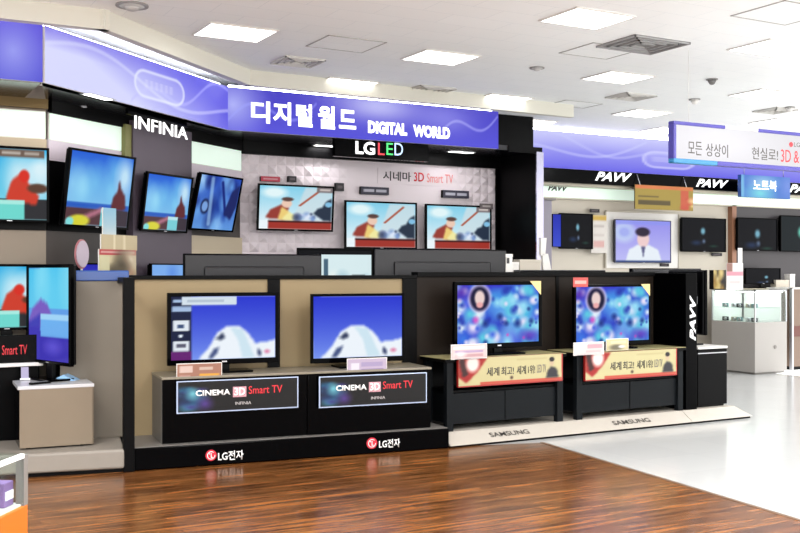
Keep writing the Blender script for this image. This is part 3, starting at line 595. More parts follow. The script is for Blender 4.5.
lett(t, '시네마', FW, VW - .012, 383, 411, 171.5, 181, KTXT, bold=.01); lett(t, '3D', FW, VW - .012, 414, 424, 172.5, 181.5, RTXT, bold=.01); lett(t, 'Smart TV', FW, VW - .012, 427, 453, 174, 183, mat('faded_red_letter', rgb(226, 130, 128), .5))

# ------------------------------------------------------------------ counters along the walls (behind the island)
t = Thing(FW, 'wall_display_counter', (L1 + 1.2, VW - .5, 0), 'low dark display counter along the embossed wall', 'counter')
t.part('body', MB().box(L1 + .55, ue - .1, VW - .62, VW - .08, .08, 1.0, .01), CHAR); t.part('worktop', MB().box(L1 + .52, ue - .08, VW - .64, VW - .06, 1.0, 1.03, .006), WHITE); t.part('kick_base', MB().box(L1 + .6, ue - .15, VW - .56, VW - .1, 0, .08), BLKM)
t = Thing(FD, 'wall_display_counter', (1.2, -.6, 0), 'low dark display counter along the slanted wall', 'counter')
t.part('body', MB().box(.02, 2.7, -.45, -.12, .08, 1.05, .01), CHAR); t.part('worktop', MB().box(.0, 2.72, -.47, -.12, 1.05, 1.08, .006), GREYT); t.part('kick_base', MB().box(.35, 2.6, -.4, -.2, 0, .08), BLKM)
tv(FD, -.24, 79, 101, 263, 300, pic_blue, 'small television showing only its blue top behind the champagne panel', stand=1.08, b=.015)
tv(FD, -.24, 150, 184, 263.5, 300, pic_cloud, 'small television with pale sky picture peeking above the black rail', stand=1.08, b=.015)
# promotional hangings near the slanted wall
def poster_a(S, T): return Pic(S, T, (222, 205, 165)).box(0, 1, .78, 1, (200, 60, 70)).box(.05, .95, .86, .93, (235, 190, 180)).blobs(10, [(120, 110, 80), (160, 90, 70), (235, 220, 190), (90, 80, 60)], .16, 4, .8, (.3, 1, .0, .7)).box(0, .28, 0, .76, (228, 222, 180))
def poster_b(S, T): return Pic(S, T, (212, 196, 160)).box(.32, .38, 0, 1, (238, 226, 190)).box(.6, .66, 0, 1, (238, 226, 190))
def poster_c(S, T): return Pic(S, T, (150, 210, 230)).grad((225, 228, 226), (150, 205, 232), .6)
def easel(F, v, x0, x1, yt, yb, fn, lab, name='price_poster', cat='poster', base_z=1.08, leg=True):
    r = F.rect(v, x0, x1, yt, yb); t = Thing(F, name, ((r[0] + r[1]) / 2, v, base_z), lab, cat)
    t.part('print', painted(r[0], r[1], r[2], r[3], v - .002, fn, M_PRINT, 36, 30, 'print'), M_PRINT); t.part('board', MB().box(r[0], r[1], v, v + .012, r[2], r[3]), WHITE)
    if leg and r[2] > base_z: t.part('stem', MB().box((r[0] + r[1]) / 2 - .01, (r[0] + r[1]) / 2 + .01, v + .002, v + .012, base_z, r[2] + .02), SILV); 
    t.part('foot', MB().box((r[0] + r[1]) / 2 - .06, (r[0] + r[1]) / 2 + .06, v - .012, v + .016, base_z, base_z + .008), SILV); return t
easel(FD, -.42, 99, 136, 249.5, 275, poster_a, 'cream poster with red heading standing behind the champagne panel')
easel(FD, -.39, 101, 137, 235, 250, poster_b, 'tan paneled card standing above the red-headed poster')
easel(FD, -.36, 103, 116, 208, 236, poster_c, 'narrow pale blue and white card standing tall over the tan one')
# curved white badge
u, v_, z = FD.px(82, 254, -.41); t = Thing(FD, 'oval_badge', (u, -.41, 1.08), 'white oval badge with pinkish rim behind the television edge', 'badge')
bmb = MB(); rx, rz_ = .085, .13
t.part('badge_face', MB().prism([(u + rx * math.cos(a) * .9, z + rz_ * math.sin(a) * .9) for a in np.linspace(0, 2 * math.pi, 28)[:-1]], 'y', -.422, -.412), mat('badge_white', rgb(165, 152, 165), .4))
t.part('badge_rim', MB().prism([(u + rx * math.cos(a), z + rz_ * math.sin(a)) for a in np.linspace(0, 2 * math.pi, 28)[:-1]], 'y', -.411, -.40), mat('badge_rim', rgb(160, 100, 105), .4))
t.part('stem', MB().box(u - .01, u + .01, -.41, -.40, 1.08, z - .1), SILV); t.part('foot', MB().box(u - .05, u + .05, -.44, -.36, 1.08, 1.088), SILV)

# ------------------------------------------------------------------ near-left corner: counter, television, sign
vv = VLW - .40
r = FW.rect(vv, -60, 30, 336, 364)
t = Thing(FW, 'display_counter', (l0 - 1.2, vv, 0), 'black display counter with pale top in the near corner', 'counter')
t.part('body', MB().box(l0 - 3, l0 - .12, vv + .02, VLW - .05, .1, r[2] - .03, .01), BLKM); t.part('worktop', MB().box(l0 - 3, l0 - .1, vv - .06, VLW - .03, r[2] - .03, r[2], .006), WHITE); t.part('kick_base', MB().box(l0 - 2.95, l0 - .16, vv + .06, VLW - .1, 0, .1), BLK)
zt = r[2]
t = Thing(FW, 'promotion_sign', (FW.px(0, 0, vv)[0], vv, zt), 'black sign board with red Smart TV writing under the corner television', 'sign')
t.part('board', MB().box(FW.px(-60, 0, vv)[0], FW.px(46, 0, vv)[0], vv, vv + .02, zt, r[3], .004), BLKM)
t.part('lettering', text_mesh('3D', FW.px(-12, 0, vv)[0], FW.px(-2, 0, vv)[0], zt + .07, zt + .15, vv - .001, WTXT, bold=.02), WTXT)
t.part('lettering', text_mesh('Smart TV', FW.px(2, 0, vv)[0], FW.px(27, 0, vv)[0], zt + .07, zt + .15, vv - .001, RTXT), RTXT)
tv(FW, vv + .24, -34, 46, 264, 330, lambda S, T: pic_sea(S - .17, T), 'standing television with red figure on cyan sea, partly behind the turned one', 'sea picture televisions', stand=zt)

# ------------------------------------------------------------------ grey plinth, taupe cabinet, turned television
t = Thing(F0, 'display_plinth', (-1, .4, 0), 'low grey rounded plinth carrying the taupe cabinet', 'plinth')
t.part('slab', MB().box(-1.35, -.004, 0, .75, .035, .19, .02, 3), GREYP); t.part('kick_base', MB().box(-1.3, -.02, .03, .7, 0, .04), BLK)
t = Thing(F0, 'unit_back_panel', (-.25, .64, .19), 'tall brushed champagne panel with painted blue reflection on its top edge beside the black post', 'panel')  # back panel of the left display unit
pu0 = F0.px(60, 300, .64)[0]; pu1 = F0.px(129, 300, .64)[0]; pz = F0.px(100, 281, .64)[2]
t.part('panel', MB().box(pu0, pu1, .64, .68, .19, pz, .004), METP); t.part('top_cap', MB().box(pu0, pu1, .625, .695, pz, pz + .09, .01), BLUEC)  # cap's blue is the lit banner's reflection put into the colour
pc = Frame(0, 0, 65); A = pc.pz(18, 450, .195); B_ = pc.pz(96, 447, .195)
cx0, cx1, cy0 = A[0], B_[0], A[1]; ct = pc.px(56, 385, cy0)[2]
t = Thing(pc, 'display_cabinet', ((cx0 + cx1) / 2, cy0 + .3, .19), 'taupe fronted cabinet with pale top on the grey plinth', 'cabinet')
t.part('body', MB().box(cx0 + .01, cx1 - .01, cy0 + .012, cy0 + .5, .205, ct - .03, .004), BLKG, label='glossy black cabinet side')
t.part('front_panel', MB().box(cx0 + .012, cx1, cy0, cy0 + .012, .205, ct - .025), TAUPE); t.part('side_panel', MB().box(cx1 - .012, cx1, cy0, cy0 + .5, .205, ct - .025), TAUPE)
t.part('top_board', MB().box(cx0 - .003, cx1 + .003, cy0 - .004, cy0 + .51, ct - .028, ct, .004), mat('pale_top', rgb(188, 188, 192), .25))
for dx in (.08, cx1 - cx0 - .08):
    for dy in (.06, .44): t.part('foot', MB().cyl((cx0 + dx, cy0 + dy, .19), (cx0 + dx, cy0 + dy, .207), .02), BLK)
# the turned television: its plane runs into depth, screen towards the near corner
ftv = Frame(0, 0, -13)   # local x runs into depth along -13 degrees from the view axis
def turned(x0, x1, yt, yb, Yn, fn, lab, deg, stand, flip):
    pass
xa, ya = (28 - 400) / FPX, (72 - 400) / FPX
Yn = 8.28; nearp = Vector((ya * Yn, Yn)); ang = math.radians(-46)       # direction from near edge (px 72) to far edge
dv = Vector((math.sin(ang), math.cos(ang)))
L = (xa * nearp.y - nearp.x) / (dv.x - xa * dv.y); farp = nearp + dv * L
Ft = dir_frame(farp, nearp)      # local x: far -> near; depth y: to the right of it? (checked: screen faces -y)
z_hi = CAMH + (HOR - 264) / FPX * Yn; z_lo = CAMH + (HOR - 367) / FPX * Yn
# Ft.ey points to the left of travel; the screen must face the camera side
tv(Ft, 0, 0, 0, 0, 0, pic_violet, 'tall turned television on the taupe cabinet showing a violet tinted sea picture', 'sea picture televisions', size=(0, L, z_lo, z_hi), stand=ct + .001, b=.03)
# things lying on the taupe cabinet
def pcp(px, py): return pc.pz(px, py, ct)
u, v_, z = pcp(25, 380); 
t = Thing(pc, 'price_card', (u, v_, ct), 'small white leaning price card on the taupe cabinet', 'price card', tilt=math.radians(-12), local=True)
t.part('card', MB().box(-.03, .03, 0, .004, .0, .11), mat('lilac_card', rgb(140, 134, 165), .4)); t.part('holder', MB().box(-.04, .04, -.02, .02, 0, .012), SILV)
u, v_, z = pcp(40, 384)
t = Thing(pc, 'remote_control', (u, v_, ct), 'black remote control lying on the taupe cabinet top', 'remote control', local=True, yaw=.5)
t.part('body', MB().box(-.09, .09, -.022, .022, 0, .018, .006), BLK)
kb = MB()
for i in range(6):
    for j in range(2): kb.box(-.07 + i * .024, -.058 + i * .024, -.012 + j * .014, -.002 + j * .014, .017, .021)
t.part('button', kb, SILV)
u, v_, z = pcp(66, 380)
t = Thing(pc, 'promotion_leaflet', (u, v_, ct), 'pale blue folded leaflet under the turned television', 'leaflet', local=True, yaw=-.5)
t.solo(MB().prism([(-.1, 0), (.1, 0), (.0, .05)], 'y', -.06, .06), mat('leaflet_blue', rgb(140, 185, 225), .3))
# white cable coil behind the cabinet
u, v_, z = pc.pz(101, 437, .2)
t = Thing(pc, 'cable_coil', (u + .02, v_ + .1, .19), 'coiled white cable lying on the grey plinth behind the cabinet', 'cable', local=True)
pts = [((.055 + .012 * math.sin(k * 1.7)) * math.cos(k * .35), .02 * math.sin(k * .9), (.085) + (.055 + .015 * math.cos(k * .31)) * math.sin(k * .35)) for k in range(72)]
pts[-1] = (.08, .0, .01)
t.solo(MB().tube(pts, .011, 6), CABLE)

# ------------------------------------------------------------------ island, near section
VPN = .64
LG_L = math.hypot(P2[0] - P1[0], P2[1] - P1[1]); HZ = 1.565
t = Thing(F1, 'display_plinth', (LG_L / 2, .3, 0), 'low glossy black plinth with red disc emblems on its front', 'plinth')
pt = .185
t.part('slab', MB().box(-.0, LG_L, 0, VPN + .1, .01, pt, .006), BLKG)
t.part('top_sheet', MB().box(.0, LG_L - .002, .03, VPN + .1, pt, pt + .004), GREYT)
for x0, x1, yt, yb, tx0, tx1 in ((205.5, 216.5, 449.5, 461, 218, 243.5), (366.5, 377, 437.8, 448.5, 379, 400)):
    r = F1.rect(-.001, x0, x1, yt, yb); cx, cz, rr = (r[0] + r[1]) / 2, (r[2] + r[3]) / 2, (r[1] - r[0]) / 2
    e = t.part('emblem', MB().cyl((cx, 0, cz), (cx, -.006, cz), rr, n=32), mat('emblem_red', rgb(196, 30, 52), .35))
    em = MB()
    for k in range(14):
        a0 = math.radians(0 - k * 24); a1 = math.radians(0 - (k + 1) * 24)
        if k < 13: em.hexa([(cx + rr * .74 * math.cos(a0), -.0065, cz + rr * .74 * math.sin(a0)), (cx + rr * .74 * math.cos(a1), -.0065, cz + rr * .74 * math.sin(a1)), (cx + rr * .62 * math.cos(a1), -.0065, cz + rr * .62 * math.sin(a1)), (cx + rr * .62 * math.cos(a0), -.0065, cz + rr * .62 * math.sin(a0)),
                             (cx + rr * .74 * math.cos(a0), -.008, cz + rr * .74 * math.sin(a0)), (cx + rr * .74 * math.cos(a1), -.008, cz + rr * .74 * math.sin(a1)), (cx + rr * .62 * math.cos(a1), -.008, cz + rr * .62 * math.sin(a1)), (cx + rr * .62 * math.cos(a0), -.008, cz + rr * .62 * math.sin(a0))])
    em.box(cx - rr * .06, cx + rr * .06, -.008, -.0062, cz - rr * .35, cz + rr * .4).box(cx - rr * .06, cx + rr * .3, -.008, -.0062, cz - rr * .42, cz - rr * .3).cyl((cx - rr * .32, -.0062, cz + rr * .3), (cx - rr * .32, -.008, cz + rr * .3), rr * .1, n=12)
    t.part('emblem_mark', em, WTXT, e)
    rt = F1.rect(-.001, tx0, tx1, yt + 1.2, yb - .8); t.part('lettering', text_mesh('LG전자', rt[0], rt[1], rt[2], rt[3], -.001, WTXT, bold=.015), WTXT)
t = Thing(F1, 'display_partition', (1.3, VPN, 0), 'black framed island partition with two beige back panels', 'partition')
xl = F1.px(123.5, 300, .0)[0]; x_ = lambda p: F1.px(p, 300, VPN)[0]
t.part('post', MB().box(xl, -.002, .0, .07, 0.004, HZ - .01, .003), BLKM); t.part('post', MB().box(x_(267.5), x_(279.5), VPN - .02, VPN + .06, pt, HZ), BLKM); t.part('post', MB().box(x_(402), x_(416), VPN - .02, VPN + .06, pt, HZ), BLKM)
t.part('side_rail', MB().box(-.06, -.004, .065, VPN + .08, HZ - .06, HZ - .01, .003), BLKM)
t.part('panel', MB().box(-.002, x_(267.5), VPN, VPN + .03, pt, HZ - .02), BEIGE); t.part('panel', MB().box(x_(279.5), x_(402), VPN, VPN + .03, pt, HZ - .02), BEIGE)
t.part('top_rail', MB().box(-.002, x_(416), VPN - .03, VPN + .08, HZ - .03, HZ + .005, .003), BLKM)
cb0, cbm, cb1 = F1.px(162, 440, .09)[0], F1.px(307, 430, .09)[0], F1.px(431, 400, .09)[0]; CT = .738
for a, b, lab in ((cb0, cbm - .002, 'low black cabinet under the television with side menu'), (cbm + .002, cb1, 'low black cabinet under the plain mountain television')):
    t = Thing(F1, 'display_cabinet', ((a + b) / 2, .3, pt + .004), lab, 'cabinet', 'low black cabinets on the black plinth')
    t.part('body', MB().box(a, b, .105, .60, pt + .004, CT - .02), mat('grey_cabinet_side', rgb(92, 90, 86), .45) if a < cbm - .5 else BLKM); t.part('door', MB().box(a + .003, b - .003, .09, .105, pt + .01, CT - .022, .002), BLKG); t.part('top_board', MB().box(a - .004, b + .004, .085, .605, CT - .02, CT, .003), mat('grey_beige_top', rgb(132, 124, 108), .35, noise=.2))
tv(F1, .36, 167, 278.5, 292.5, 364, pic_menu, 'television with snowy mountain and a menu strip down its side', 'mountain picture televisions', stand=CT, b=.032, bb=.045)
tv(F1, .36, 310.5, 404, 293.5, 362, pic_mount, 'television showing only the snowy mountain on blue sky', 'mountain picture televisions', stand=CT, b=.024, bb=.045)
ACR = mat('clear_edge_acrylic', rgb(170, 185, 215), .15, spec=.6)
def plac(S, T):
    p = Pic(S, T, (8, 8, 11)); p.blobs(16, [(30, 90, 130), (70, 150, 180), (60, 50, 130), (20, 40, 80)], .06, 31, .7, (0, .2, .1, .9)); p.ell(.12, .6, .05, .18, (110, 190, 205), .6, .8).ell(.22, .25, .06, .2, (90, 60, 150), .6, .7); return p
def placard(x0, x1, yt, yb, lab):
    v = .05; r = F1.rect(v, x0, x1, yt, yb); t = Thing(F1, 'acrylic_placard', ((r[0] + r[1]) / 2, v, r[2]), lab, 'sign', 'acrylic placards on the black cabinets')
    t.part('print', painted(r[0] + .012, r[1] - .012, r[2] + .012, r[3] - .008, v - .003, plac, M_PRINT, 80, 26, 'print'), M_PRINT)
    t.part('acrylic_sheet', MB().box(r[0], r[1], v, v + .01, r[2], r[3], .004), ACR); t.part('mounting_clip', MB().box((r[0] + r[1]) / 2 - .1, (r[0] + r[1]) / 2 + .1, v + .01, .095, r[2] + .1, r[3] - .02), BLK)
    W, H = r[1] - r[0], r[3] - r[2]; X = lambda f: r[0] + W * f; Z = lambda f: r[2] + H * f
    t.part('lettering', text_mesh('CINEMA', X(.15), X(.43), Z(.52), Z(.70), v - .0035, WTXT, bold=.03), WTXT); t.part('lettering_tile', MB().box(X(.45), X(.56), v - .005, v - .003, Z(.44), Z(.76)), mat('tile_pink', rgb(190, 140, 150), .4))
    t.part('lettering', text_mesh('3D', X(.46), X(.55), Z(.48), Z(.73), v - .0055, WTXT, bold=.03), WTXT); t.part('lettering', text_mesh('Smart TV', X(.58), X(.86), Z(.52), Z(.76), v - .0035, RTXT), RTXT)
    t.part('lettering', text_mesh('INFINIA', X(.47), X(.60), Z(.2), Z(.29), v - .0035, mat('pale_letter', rgb(185, 180, 180), .4)), WTXT)
placard(176.5, 298.5, 379, 411, 'black placard with glowing stars and Smart TV writing below the menu television'); placard(319, 427, 374.5, 405.5, 'black placard with stars and Smart TV writing below the plain mountain television')
def pc_brown(S, T): return Pic(S, T, (165, 118, 100)).box(.05, .35, .5, .9, (215, 190, 180)).box(.5, .8, .62, .82, (205, 180, 165)).box(.5, .95, .12, .42, (225, 165, 70)).box(.05, .3, .15, .35, (190, 150, 140))
def pc_lil(S, T): return Pic(S, T, (196, 180, 205)).box(.08, .3, .2, .75, (225, 222, 235)).box(.35, .92, .2, .4, (150, 130, 175)).box(.35, .9, .55, .8, (172, 158, 195))
def pc_pink(S, T): return Pic(S, T, (232, 205, 205)).box(.05, .95, .68, .9, (245, 235, 232)).box(.1, .9, .4, .6, (190, 165, 200)).box(.1, .9, .12, .32, (205, 165, 170)).ell(.25, .3, .15, .2, (245, 240, 240), .5, .8)
def pc_pink2(S, T): return Pic(S, T, (236, 214, 212)).poly([(0, 0), (.3, .6), (.5, 1), (0, 1)], (248, 246, 242)).box(.45, .95, .5, .85, (215, 165, 175)).box(.4, .9, .15, .35, (225, 190, 190))
def pc_land(S, T): return Pic(S, T, (214, 205, 160)).ell(.45, .25, .3, .25, (120, 115, 95), .4).box(.2, .9, .6, .85, (228, 220, 180)).ell(.7, .3, .15, .12, (240, 240, 240), .4)
def card(F, v, x0, x1, yt, yb, fn, lab, grp='price cards in front of the televisions', tilt=0., z=None):
    r = F.rect(v, x0, x1, yt, yb); H = r[3] - r[2]; h = (r[1] - r[0]) / 2; zb = z if z is not None else r[2]
    t = Thing(F, 'price_card', ((r[0] + r[1]) / 2, v, zb), lab, 'price card', grp, tilt=math.radians(tilt), local=True); o = r[2] - zb
    t.part('print', painted(-h + .006, h - .006, o + .006, o + H - .006, -.0015, fn, M_PRINT, 40, 24, 'print'), M_PRINT); t.part('holder', MB().box(-h, h, 0, .004, o, o + H), WHITE)
    t.part('foot', MB().box(-h * .8, h * .8, -.0, .05, min(0, o), .006 + max(0, 0)), SILV)
    if o > .01: t.part('stem', MB().box(-.01, .01, .0, .006, 0, o + .02), SILV)
    return t
card(F1, .10, 176.5, 222, 363, 381.5, pc_brown, 'brown price card with orange figures before the menu television', z=CT)
card(F1, .10, 347, 387, 358, 376.5, pc_lil, 'lilac price card before the plain mountain television', z=CT)
# ------------------------------------------------------------------ island, far section
S_L = math.hypot(P3[0] - P2[0], P3[1] - P2[1]); PT = .125
t = Thing(F2, 'display_plinth', (1.5, .3, 0), 'low white plinth with sloping front and grey letters', 'plinth')
xs = F2.px(689, 420, .05)[0]; RAMP = mat('white_ramp', rgb(182, 175, 165), .4, noise=.06)
def ramp(a, b, endm, d=1.0):
    e = .13 if endm else 0
    return MB().hexa([(a, 0, .022), (b, 0, .022), (b, d, .022), (a, d, .022), (a, .15, PT), (b - e, .15, PT), (b - e, d, PT), (a, d, PT)])
sl = t.part('ramp', ramp(.02, xs - .004, False, .76), RAMP); t.part('ramp', ramp(xs + .004, S_L, True), RAMP); t.part('kick_base', MB().box(.03, S_L - .02, .02, .75, 0, .024), BLK)
for x0, x1, yt, yb in ((490, 529, 430.5, 437.5), (613, 650, 420.5, 427.5)):
    a = F2.px(x0, 430, .07)[0]; b = F2.px(x1, 430, .07)[0]; me = text_mesh('SAMSUNG', a, b, 0, 1, 0, GTXT, bold=.02, ext=.0)
    for v in me.vertices:
        k = .34 + .34 * v.co.z; v.co.y = .15 * k - .002; v.co.z = .022 + (PT - .022) * k + .002
    t.part('lettering', me, GTXT, sl)
t = Thing(F2, 'display_partition', (1.8, VPN, PT), 'black framed island partition with dark brown back panels', 'partition')
y_ = lambda p, v=VPN: F2.px(p, 300, v)[0]; HS = 1.60
xe0, xe1 = F2.px(686, 300, .15)[0], F2.px(697, 300, .15)[0]
t.part('panel', MB().box(y_(417), y_(556), VPN, VPN + .03, PT, HS - .02), BROWN); t.part('panel', MB().box(y_(558), xe0, VPN, VPN + .03, PT, HS - .02), BROWN)
t.part('top_rail', MB().box(y_(416), xe0, VPN - .03, VPN + .09, HS - .045, HS, .003), BLKM); t.part('post', MB().box(y_(555.5), y_(558.5), VPN - .01, VPN + .04, PT, HS - .03), BLKM)
ep = t.part('end_panel', MB().box(xe0, xe1, .15, VPN + .12, PT, HS - .01, .003), BLKG)
r = F2.rect(.15, 689.5, 695.5, 295, 341); t.part('lettering', text_mesh('PAVV', *r, .148, WTXT, bold=.045, shear=.3, vertical=True), WTXT, ep)
# television stands of the far section
def stand(x0, x1, lab):
    a, b = F2.px(x0, 0, .16)[0], F2.px(x1, 0, .16)[0]; t = Thing(F2, 'television_stand', ((a + b) / 2, .35, PT), lab, 'television stand', 'black television stands on the white plinth'); z1 = .80
    t.part('top_board', MB().box(a - .03, b + .03, .14, .60, z1 - .035, z1 - .006, .004), BLKM); t.part('top_veneer', MB().box(a - .03, b + .03, .145, .60, z1 - .006, z1, .002), mat('straw_top', rgb(160, 152, 108), .4))
    for x in (a, b - .07):
        for y in (.16, .52): t.part('leg', MB().box(x, x + .07, y, y + .06, PT, z1 - .035), CHAR)
    t.part('drawer', MB().box(a + .07, b - .07, .19, .56, PT + .06, .47, .004), CHAR); t.part('divider', MB().box((a + b) / 2 - .003, (a + b) / 2 + .003, .184, .19, PT + .06, .47), BLKM); t.part('shelf', MB().box(a + .06, b - .06, .2, .56, .475, .495), BLKM)
    t.part('back_board', MB().box(a + .05, b - .05, .56, .58, PT + .04, z1 - .03), BLK)
stand(447, 563, 'black open stand under the galaxy picture television near the mountain ones'); stand(577, 683, 'black open stand under the galaxy picture television near the island end')
tv(F2, .36, 453.5, 541, 281.5, 348, pic_galaxy(41), 'television with blue sparkling picture in the middle of the island', 'sparkling picture televisions', stand=.80, b=.035, bb=.05, nx=110)
tv(F2, .36, 573.5, 650, 284.5, 345, pic_galaxy(41), 'television with blue sparkling picture near the dark island end', 'sparkling picture televisions', stand=.80, b=.024, bb=.04, nx=110)
def promo(S, T):
    p = Pic(S, T, (206, 196, 148)); p.poly([(0, 1), (.27, 1), (.17, .45), (.07, .1), (0, .3)], (165, 38, 36)).poly([(0.0, .95), (.05, 1), (.09, .4), (.04, .3)], (60, 30, 30)).ell(.13, .78, .06, .3, (238, 225, 220), .3)
    p.box(.2, 1, -.05, .10, (196, 60, 50), .8).box(.55, .85, .82, .88, (190, 178, 130), .8)
    p.poly([(.84, .12), (.86, .4), (.89, .52), (.93, .5), (.96, .35), (.965, .12)], (52, 50, 56)).ell(.9, .68, .022, .13, (205, 180, 150), .2).ell(.9, .8, .026, .09, (38, 34, 38), .2).ell(.5, .2, .015, .06, (90, 70, 60), .4); return p
def psign(x0, x1, yt, yb, lab):
    v = .11; r = F2.rect(v, x0, x1, yt, yb); t = Thing(F2, 'promotion_sign', ((r[0] + r[1]) / 2, v, r[2]), lab, 'sign', 'cream promotion boards on the television stands')
    t.part('print', painted(r[0], r[1], r[2], r[3], v - .0015, promo, M_PRINT, 110, 34, 'print'), M_PRINT); t.part('board', MB().box(r[0], r[1] + .015, v, v + .03, r[2] - .012, r[3]), mat('board_edge_red', rgb(150, 30, 28), .4))
    W, H = r[1] - r[0], r[3] - r[2]; X = lambda f: r[0] + W * f; Z = lambda f: r[2] + H * f
    for s_, a, b in (('세계', .26, .38), ('최고!', .40, .52), ('세계', .55, .64), ('1위!', .66, .73)): t.part('lettering', text_mesh(s_, X(a), X(b), Z(.30), Z(.62), v - .002, KTXT, bold=.01), KTXT)
    t.part('lettering', text_mesh('LED TV', X(.75), X(.84), Z(.32), Z(.62), v - .002, GTXT), GTXT)
psign(458.5, 561.5, 356, 383, 'cream board with red corner and dark suited figure on the stand nearer the middle'); psign(585.5, 676, 351, 377, 'cream board with red corner and dark suited figure on the stand nearer the end')
card(F2, .10, 451, 487, 344, 359, pc_pink, 'pinkish white price card on the corner of the nearer cream board', z=None)
card(F2, .10, 573.5, 604, 342, 355, pc_pink2, 'white and pink price card on the corner of the farther cream board', z=None)
card(F2, .155, 606, 628.5, 338.5, 350.5, pc_land, 'small cream picture card standing behind the farther cream board', z=.80)
def corner_tri(S, T): return Pic(S, T, (222, 198, 140)).grad((232, 205, 140), (205, 190, 150))
def corner_tag(x0, x1, yt, yb, lab):
    v = .335; r = F2.rect(v, x0, x1, yt, yb); t = Thing(F2, 'corner_sticker', (r[1], v, r[2]), lab, 'sticker', 'gold corner stickers on the sparkling televisions')
    t.solo(MB().prism([(r[0], r[3]), (r[1], r[3]), (r[1], r[2])], 'y', v, v + .004), mat('gold_sticker', rgb(214, 190, 130), .4))
corner_tag(530, 541, 281, 295, 'gold triangular sticker on the television corner in the island middle'); corner_tag(641, 650, 284, 296, 'gold triangular sticker on the television corner near the island end')
label_card(F2, .33, 573, 588, 277.5, 287, lambda S, T: Pic(S, T, (214, 92, 88)).box(.12, .88, .3, .7, (240, 180, 170)), 'small red tag above the top corner of the farther sparkling television', 'red_tag', 'label')
# end cabinet with a television seen from behind
a, b = F2.px(698, 0, .22)[0], F2.px(727, 0, .22)[0]; zc = F2.px(712, 346.5, .22)[2]
t = Thing(F2, 'display_cabinet', ((a + b) / 2, .5, 0), 'dark end cabinet with white top outside the island end panel', 'cabinet')
t.part('body', MB().box(a, b, .22, .9, PT + .02, zc - .03, .004), BLKM); t.part('top_board', MB().box(a, b + .005, .215, .91, zc - .025, zc, .004), WHITE); t.part('plinth_base', MB().box(a + .01, b - .03, .24, .88, PT, PT + .03), BLK); t.part('groove_line', MB().box(a, b + .001, .217, .222, zc - .075, zc - .065), SILV)
F2e = Frame(*F2.w(a + .16, .25)[:2], math.degrees(math.atan2(-F2.ey[0], -F2.ey[1])))
z_hi = F2.px(705, 270, .3)[2]; z_lo = F2.px(705, 338, .3)[2]
Fe = Frame(*F2.w(a + .21, .30)[:2], math.degrees(math.atan2(F2.ey[0], F2.ey[1])))
te = tv(Fe, 0, 0, 0, 0, 0, pic_dark(.5, .5), 'black television turned outward on the dark end cabinet', size=(0, .55, z_lo + .03, z_hi), stand=zc, b=.02, depth=.06)
te_h = (z_hi - z_lo) * .62; te.part('sticker', MB().box(-.2, -.12, .056, .062, te_h, te_h + .08), mat('grey_sticker', rgb(130, 135, 138), .5))

# ------------------------------------------------------------------ televisions on the island's other side, seen from behind
Vr = 1.05
t = Thing(F1, 'rear_cabinet', (1.3, 1.0, 0), 'black cabinet row on the hidden side of the near island section', 'cabinet'); t.part('body', MB().box(.5, LG_L - .35, VPN + .12, 1.32, .1, 1.12, .01), BLKM); t.part('kick_base', MB().box(.55, LG_L - .4, VPN + .14, 1.28, 0, .1), BLK)
t = Thing(F2, 'rear_cabinet', (1.8, 1.0, 0), 'black cabinet row on the hidden side of the far island section', 'cabinet'); t.part('body', MB().box(.0, 3.1, VPN + .14, 1.5, .1, 1.12, .01), BLKM); t.part('kick_base', MB().box(.05, 3.0, VPN + .16, 1.45, 0, .1), BLK)
def tvback(F, x0, x1, yt, lab, v=Vr, zb=1.12):
    r = F.rect(v, x0, x1, yt, 300); Fb = Frame(*F.w(r[1], v)[:2], 0); Fb.ex = (-F.ex[0], -F.ex[1]); Fb.ey = (-F.ey[0], -F.ey[1]); Fb.rz = F.rz + math.pi
    return tv(Fb, 0, 0, 0, 0, 0, pic_dark(.5, .5), lab, 'televisions facing away beyond the island', size=(0, r[1] - r[0], zb + .06, r[3]), stand=zb, back=True, depth=.06, nx=12)
tvback(F1, 183, 321, 254, 'back of a grey television beyond the rail, below the lone cartoon television')
tvback(F2, 372, 505, 249, 'back of a grey television beyond the rail, below the two paired cartoon televisions', v=1.0)
tv(F1, 1.22, 318, 374, 253.5, 300, pic_show, 'television with pale street picture between two grey television backs', stand=1.12, b=.012)
tv(FW, VW - .35, 297, 425, 248.5, 292, pic_dark(.5, .3), 'dark topped television standing against embossed wall behind the pale one', stand=1.03, b=.025)
def whitebox(F, v, x0, x1, yt, lab, zb=1.12, d=.12, m=WHITE, extra=None):
    r = F.rect(v, x0, x1, yt, 300); t = Thing(F, 'carton_box', ((r[0] + r[1]) / 2, v, zb), lab, 'box'); t.part('box_body', MB().box(r[0], r[1], v, v + d, zb, r[3] - .006, .003), m); t.part('box_lid', MB().box(r[0] - .003, r[1] + .003, v - .003, v + d + .003, r[3] - .03, r[3], .003), m)
    if extra: t.part('print', MB().box(r[0] + (r[1] - r[0]) * .1, r[0] + (r[1] - r[0]) * .5, v - .004, v - .002, r[3] - .1, r[3] - .04), KTXT)
whitebox(F2, .95, 506, 512.5, 254, 'tall white carton with black print behind the rail', extra=1); whitebox(F2, 1.15, 510, 519, 262, 'low white carton beside the black printed one')
whitebox(F2, 1.3, 520, 541, 259.5, 'wide cream carton near the partition foot', m=CREAM)
t = Thing(F2, 'soundbar', (F2.px(590, 0, 1.05)[0], 1.05, 1.12), 'long dark soundbar unit lying beyond the far rail', 'soundbar')
r = F2.rect(1.05, 519, 606, 270, 300); t.part('body', MB().box(r[0], r[1], 1.05, 1.2, 1.12, r[3], .01), TVB); t.part('grille', MB().box(r[0] + .02, r[1] - .02, 1.045, 1.051, r[3] - .06, r[3] - .01), BLKM)
tvback(F2, 630, 700, 268.5, 'black television top just above the rail at the island end', v=.95)
